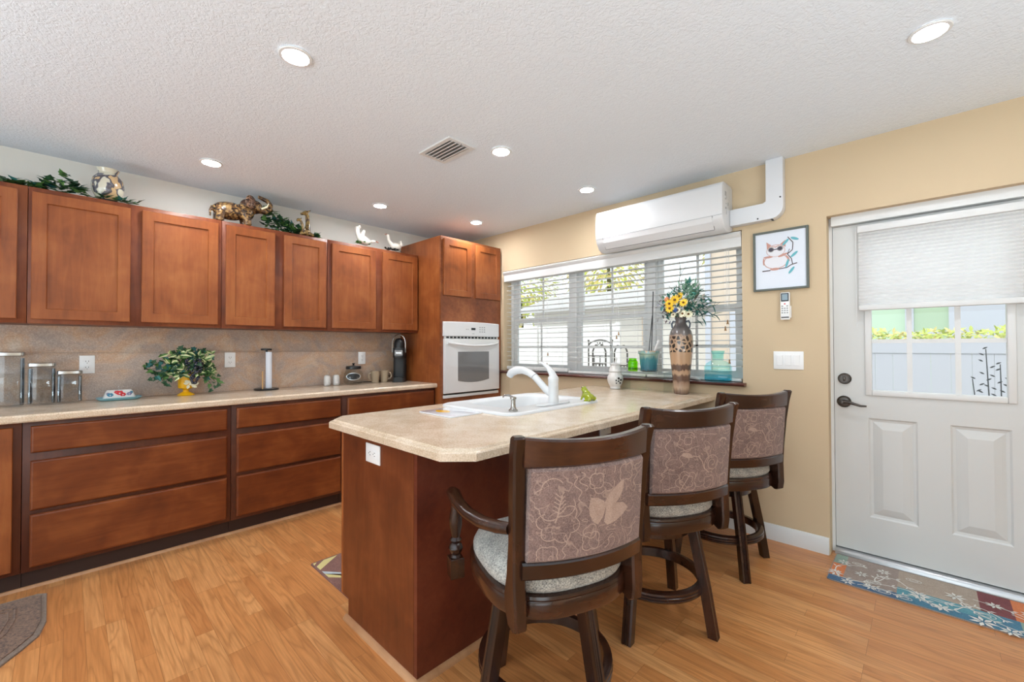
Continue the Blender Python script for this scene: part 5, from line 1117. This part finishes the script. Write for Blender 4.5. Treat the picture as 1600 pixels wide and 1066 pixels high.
# ------------------------------------------------------------------ outside
o = MB().box(-9, 10, WT + .001, 14, -.5, -.06).build('ground_outside', 'concrete', smooth=0); struct(o, 'pale concrete patio outside')
def fence(name, x0, x1, y, zt, label, mat='vinyl'):
    t = thing(name, ((x0 + x1) / 2, y, -.06), label, 'fence', 'white vinyl fences outside')
    b = MB(); x = x0
    while x < x1 - .01:
        b.box(x + .001, min(x + .149, x1), y - .011, y + .011, -.0595, zt - .125); x += .15
    b.build('panel', mat, t, True, smooth=0)
    MB().box(x0, x1, y - .022, y + .022, zt - .1245, zt, .004).build('top_rail', mat, t, True, smooth=0)
    k = x0
    while k <= x1 + .01:
        b = MB(); b.box(k - .06, k + .06, y - .075, y - .0225, -.0595, zt + .02, .004); b.build('post', mat, t, True, smooth=0); k += (x1 - x0) / max(1, round((x1 - x0) / 2.4))
fence('vinyl_fence', 2.9, 7.7, 3.2, 1.29, 'low white vinyl fence seen through the door window')
fence('vinyl_fence', -8, -.9, 5.2, 1.75, 'white vinyl fence seen through the left window', 'vinyl_sunlit')
def shrub(name, x0, x1, y, z0, z1, n, L, mats, label, cat, group=None, dep=.25):
    t = thing(name, ((x0 + x1) / 2, y, -.06), label, cat, group)
    b = MB(); x = x0 + .1
    while x < x1: b.tube([(x, y, -.0595), (x + .03, y + .02, z0 + (z1 - z0) * .5)], [.02, .008], 6); x += .45
    b.build('stem', 'stem', t, True)
    b = MB()
    for k in range(n):
        x = random.uniform(x0, x1); z = z0 + (z1 - z0) * random.random() ** .5 * (.93 + .07 * sin(x * 7) * sin(x * 3.1))
        b.leaf((x, y + random.uniform(-dep, dep), z), (random.uniform(-1, 1), random.uniform(-1, .3), random.uniform(-.2, 1)), (0, -.5, 1), L * random.uniform(.7, 1.2), L * .45, random.choice((0, 0, 1)), 'oval')
    b.build('foliage', mats, t, True, smooth=0)
shrub('hedge', 3.0, 7.2, 3.62, .95, 1.45, 3600, .07, ['hedge', 'hedge2'], 'yellow-green hedge growing behind the low white fence', 'hedge')
t = thing('garden_shrub', (4.42, 2.2, -.06), 'thin dark-leaved shrub in front of the fence, seen through the door window', 'shrub')
b = MB(); lf = MB()
for k in range(5):
    x = 4.2 + k * .055; top = .98 + .12 * ((k * 2) % 3); pts = [(x, 1.9, -.0595), (x + .03, 1.9, .4), (x - .02 + .02 * k, 1.9, top)]; b.tube(pts, [.009, .006, .003], 5)
    for q in range(9): z = top - q * .05; lf.leaf((x + random.uniform(-.02, .02), 1.9, z), (random.choice((-1, 1)), random.uniform(-.6, .4), .6), (0, -1, .3), .035, .012, 0, 'oval')
b.build('stem', 'shrub_dark', t, True); lf.build('foliage', 'shrub_dark', t, True, smooth=0)
# houses
t = thing('green_house', (4.6, 6.3, -.06), 'pale green neighbour house with white trimmed window beyond the hedge', 'house')
MB().box(2.6, 8.5, 6.0, 8.5, -.0595, 2.9).build('wall', 'housegreen', t, True, smooth=0)
b = MB(); b.box(3.69, 3.79, 5.94, 5.9995, .9, 2.4).box(4.17, 4.9, 5.94, 5.9995, .9, 2.4).box(3.79, 4.17, 5.95, 5.9995, 2.3, 2.4); w = b.build('window_trim', 'vinyl', t, True, smooth=0)
MB().box(3.79, 4.17, 5.97, 5.999, .9, 2.3).build('pane', 'pane_dark', w, True, smooth=0)
b = MB(); b.box(3.79, 4.17, 5.955, 5.9695, 1.42, 1.47); b.build('muntin', 'vinyl', w, True, smooth=0)
MB().box(4.9, 8.5, 5.9, 5.9995, -.059, 2.9).build('white_bay', 'vinyl', t, True, smooth=0)
b = MB(); b.prism([(5.6, 2.88), (7.25, 3.9), (8.9, 2.88), (8.9, 2.98), (7.25, 4.0), (5.6, 2.98)], 2.6, 8.9, 'x'); b.build('roof', 'roof', t, True, smooth=0)
t = thing('cream_house', (-1.5, 6.8, -.06), 'cream neighbour house with a low roof behind the patio', 'house')
MB().box(-4.4, .5, 6.4, 9, -.0595, 2.25).build('wall', 'housecream', t, True, smooth=0)
MB().box(-.95, -.62, 6.34, 6.3995, 1.2, 2.0).build('window', 'housetan', t, True, smooth=0)
b = MB(); b.prism([(6.0, 2.2), (7.7, 2.75), (9.4, 2.2), (9.4, 2.3), (7.7, 2.85), (6.0, 2.3)], -4.8, .55, 'x'); b.build('roof', 'roof', t, True, smooth=0)
t = thing('tan_house', (1.6, 6.0, -.06), 'tan neighbour house wall seen through the right window', 'house')
MB().box(.85, 2.4, 5.6, 8.0, -.0595, 3.6).build('wall', 'housetan', t, True, smooth=0)
b = MB(); b.box(.8, .9, 5.54, 5.5995, -.059, 3.6); b.build('corner_board', 'vinyl', t, True, smooth=0)
b = MB(); b.box(1.25, 1.6, 5.55, 5.5995, .5, 1.9); b.build('door', 'vinyl', t, True, smooth=0)
def tree(x, y, r, zc_, label, mats):
    t = thing('garden_tree', (x, y, -.06), label, 'tree', 'garden trees beyond the houses')
    MB().tube([(x, y, -.0595), (x + .05, y, zc_ * .5), (x, y, zc_)], [.13, .1, .06], 8).build('trunk', 'stem', t, True)
    b = MB()
    for k in range(1100):
        d = Vector((random.gauss(0, 1), random.gauss(0, 1), random.gauss(0, .8))).normalized() * r * random.uniform(.5, 1)
        b.leaf(Vector((x, y, zc_)) + d, d + Vector((0, 0, -.3)), (0, 0, 1), .2, .11, random.choice((0, 1, 1)), 'oval')
    b.build('crown', mats, t, True, smooth=0)
tree(-4.0, 9.9, 1.6, 4.0, 'yellow-green tree above the roof, seen through the middle window', ['hedge', 'hedge2'])
tree(-7.0, 8.6, 1.4, 3.4, 'autumn-coloured tree seen at the top of the left window', ['hedge2', 'hedge'])
tree(-.4, 12.4, 1.4, 4.7, 'yellow-green tree at the top right of the middle window', ['hedge', 'hedge2'])
# patio bar chairs
def patio_chair(x, y, w, zt, label, ornate):
    t = thing('patio_chair', (x, y, -.06), label, 'patio chair', 'grey wrought iron bar chairs on the patio')
    h = w / 2; r = .011; zs = .7
    b = MB(); pts = [(x - h, y, zs), (x - h, y, zt - .08)] + [(x - h + w * i / 12, y, zt - .055 + (.055 * sin(pi * i / 12) if ornate else .03 * sin(pi * 1.0 * i / 12) - .02 * cos(4 * pi * i / 12) + .02)) for i in range(1, 12)] + [(x + h, y, zt - .08), (x + h, y, zs)]
    b.tube(pts, r, 8)
    if ornate:
        for sx in (-h, h): b.ball((x + sx, y, zt - .01), .018, 8); b.tube([(x + sx, y, zt - .08), (x + sx, y, zt - .01)], .008, 6)
        for sx in (-.025, .025): b.tube([(x + sx + .022 * cos(a * pi / 6), y, zt - .045 + .022 * sin(a * pi / 6)) for a in range(13)], .005, 6)
        b.tube([(x - h, y, zt - .11), (x + h, y, zt - .11)], .008, 6)
    b.tube([(x - h, y, zt - .24), (x + h, y, zt - .24)], .009, 6)
    for k in range(1, 4): b.tube([(x - h + w * k / 4, y, zs), (x - h + w * k / 4, y, zt - .24)], .007, 6)
    b.build('back_frame', 'iron', t, True)
    MB().prism(rrect(x - h, x + h, y - .4, y, .06, 4), zs - .015, zs + .012, 'z').build('seat', 'iron', t, True)
    for sx in (-1, 1):
        for yy2 in (y - .36, y - .02): MB().tube([(x + sx * (h - .03), yy2, zs - .016), (x + sx * (h + .01), yy2, -.0595)], .011, 6).build('leg', 'iron', t, True)
patio_chair(.384, 2.4, .41, 1.345, 'wide wrought iron chair with scroll crest, rearmost on the patio', True)
patio_chair(.845, 1.65, .195, 1.262, 'left narrow wrought iron chair on the patio', False)
patio_chair(1.188, 1.6, .18, 1.252, 'right narrow wrought iron chair on the patio', False)
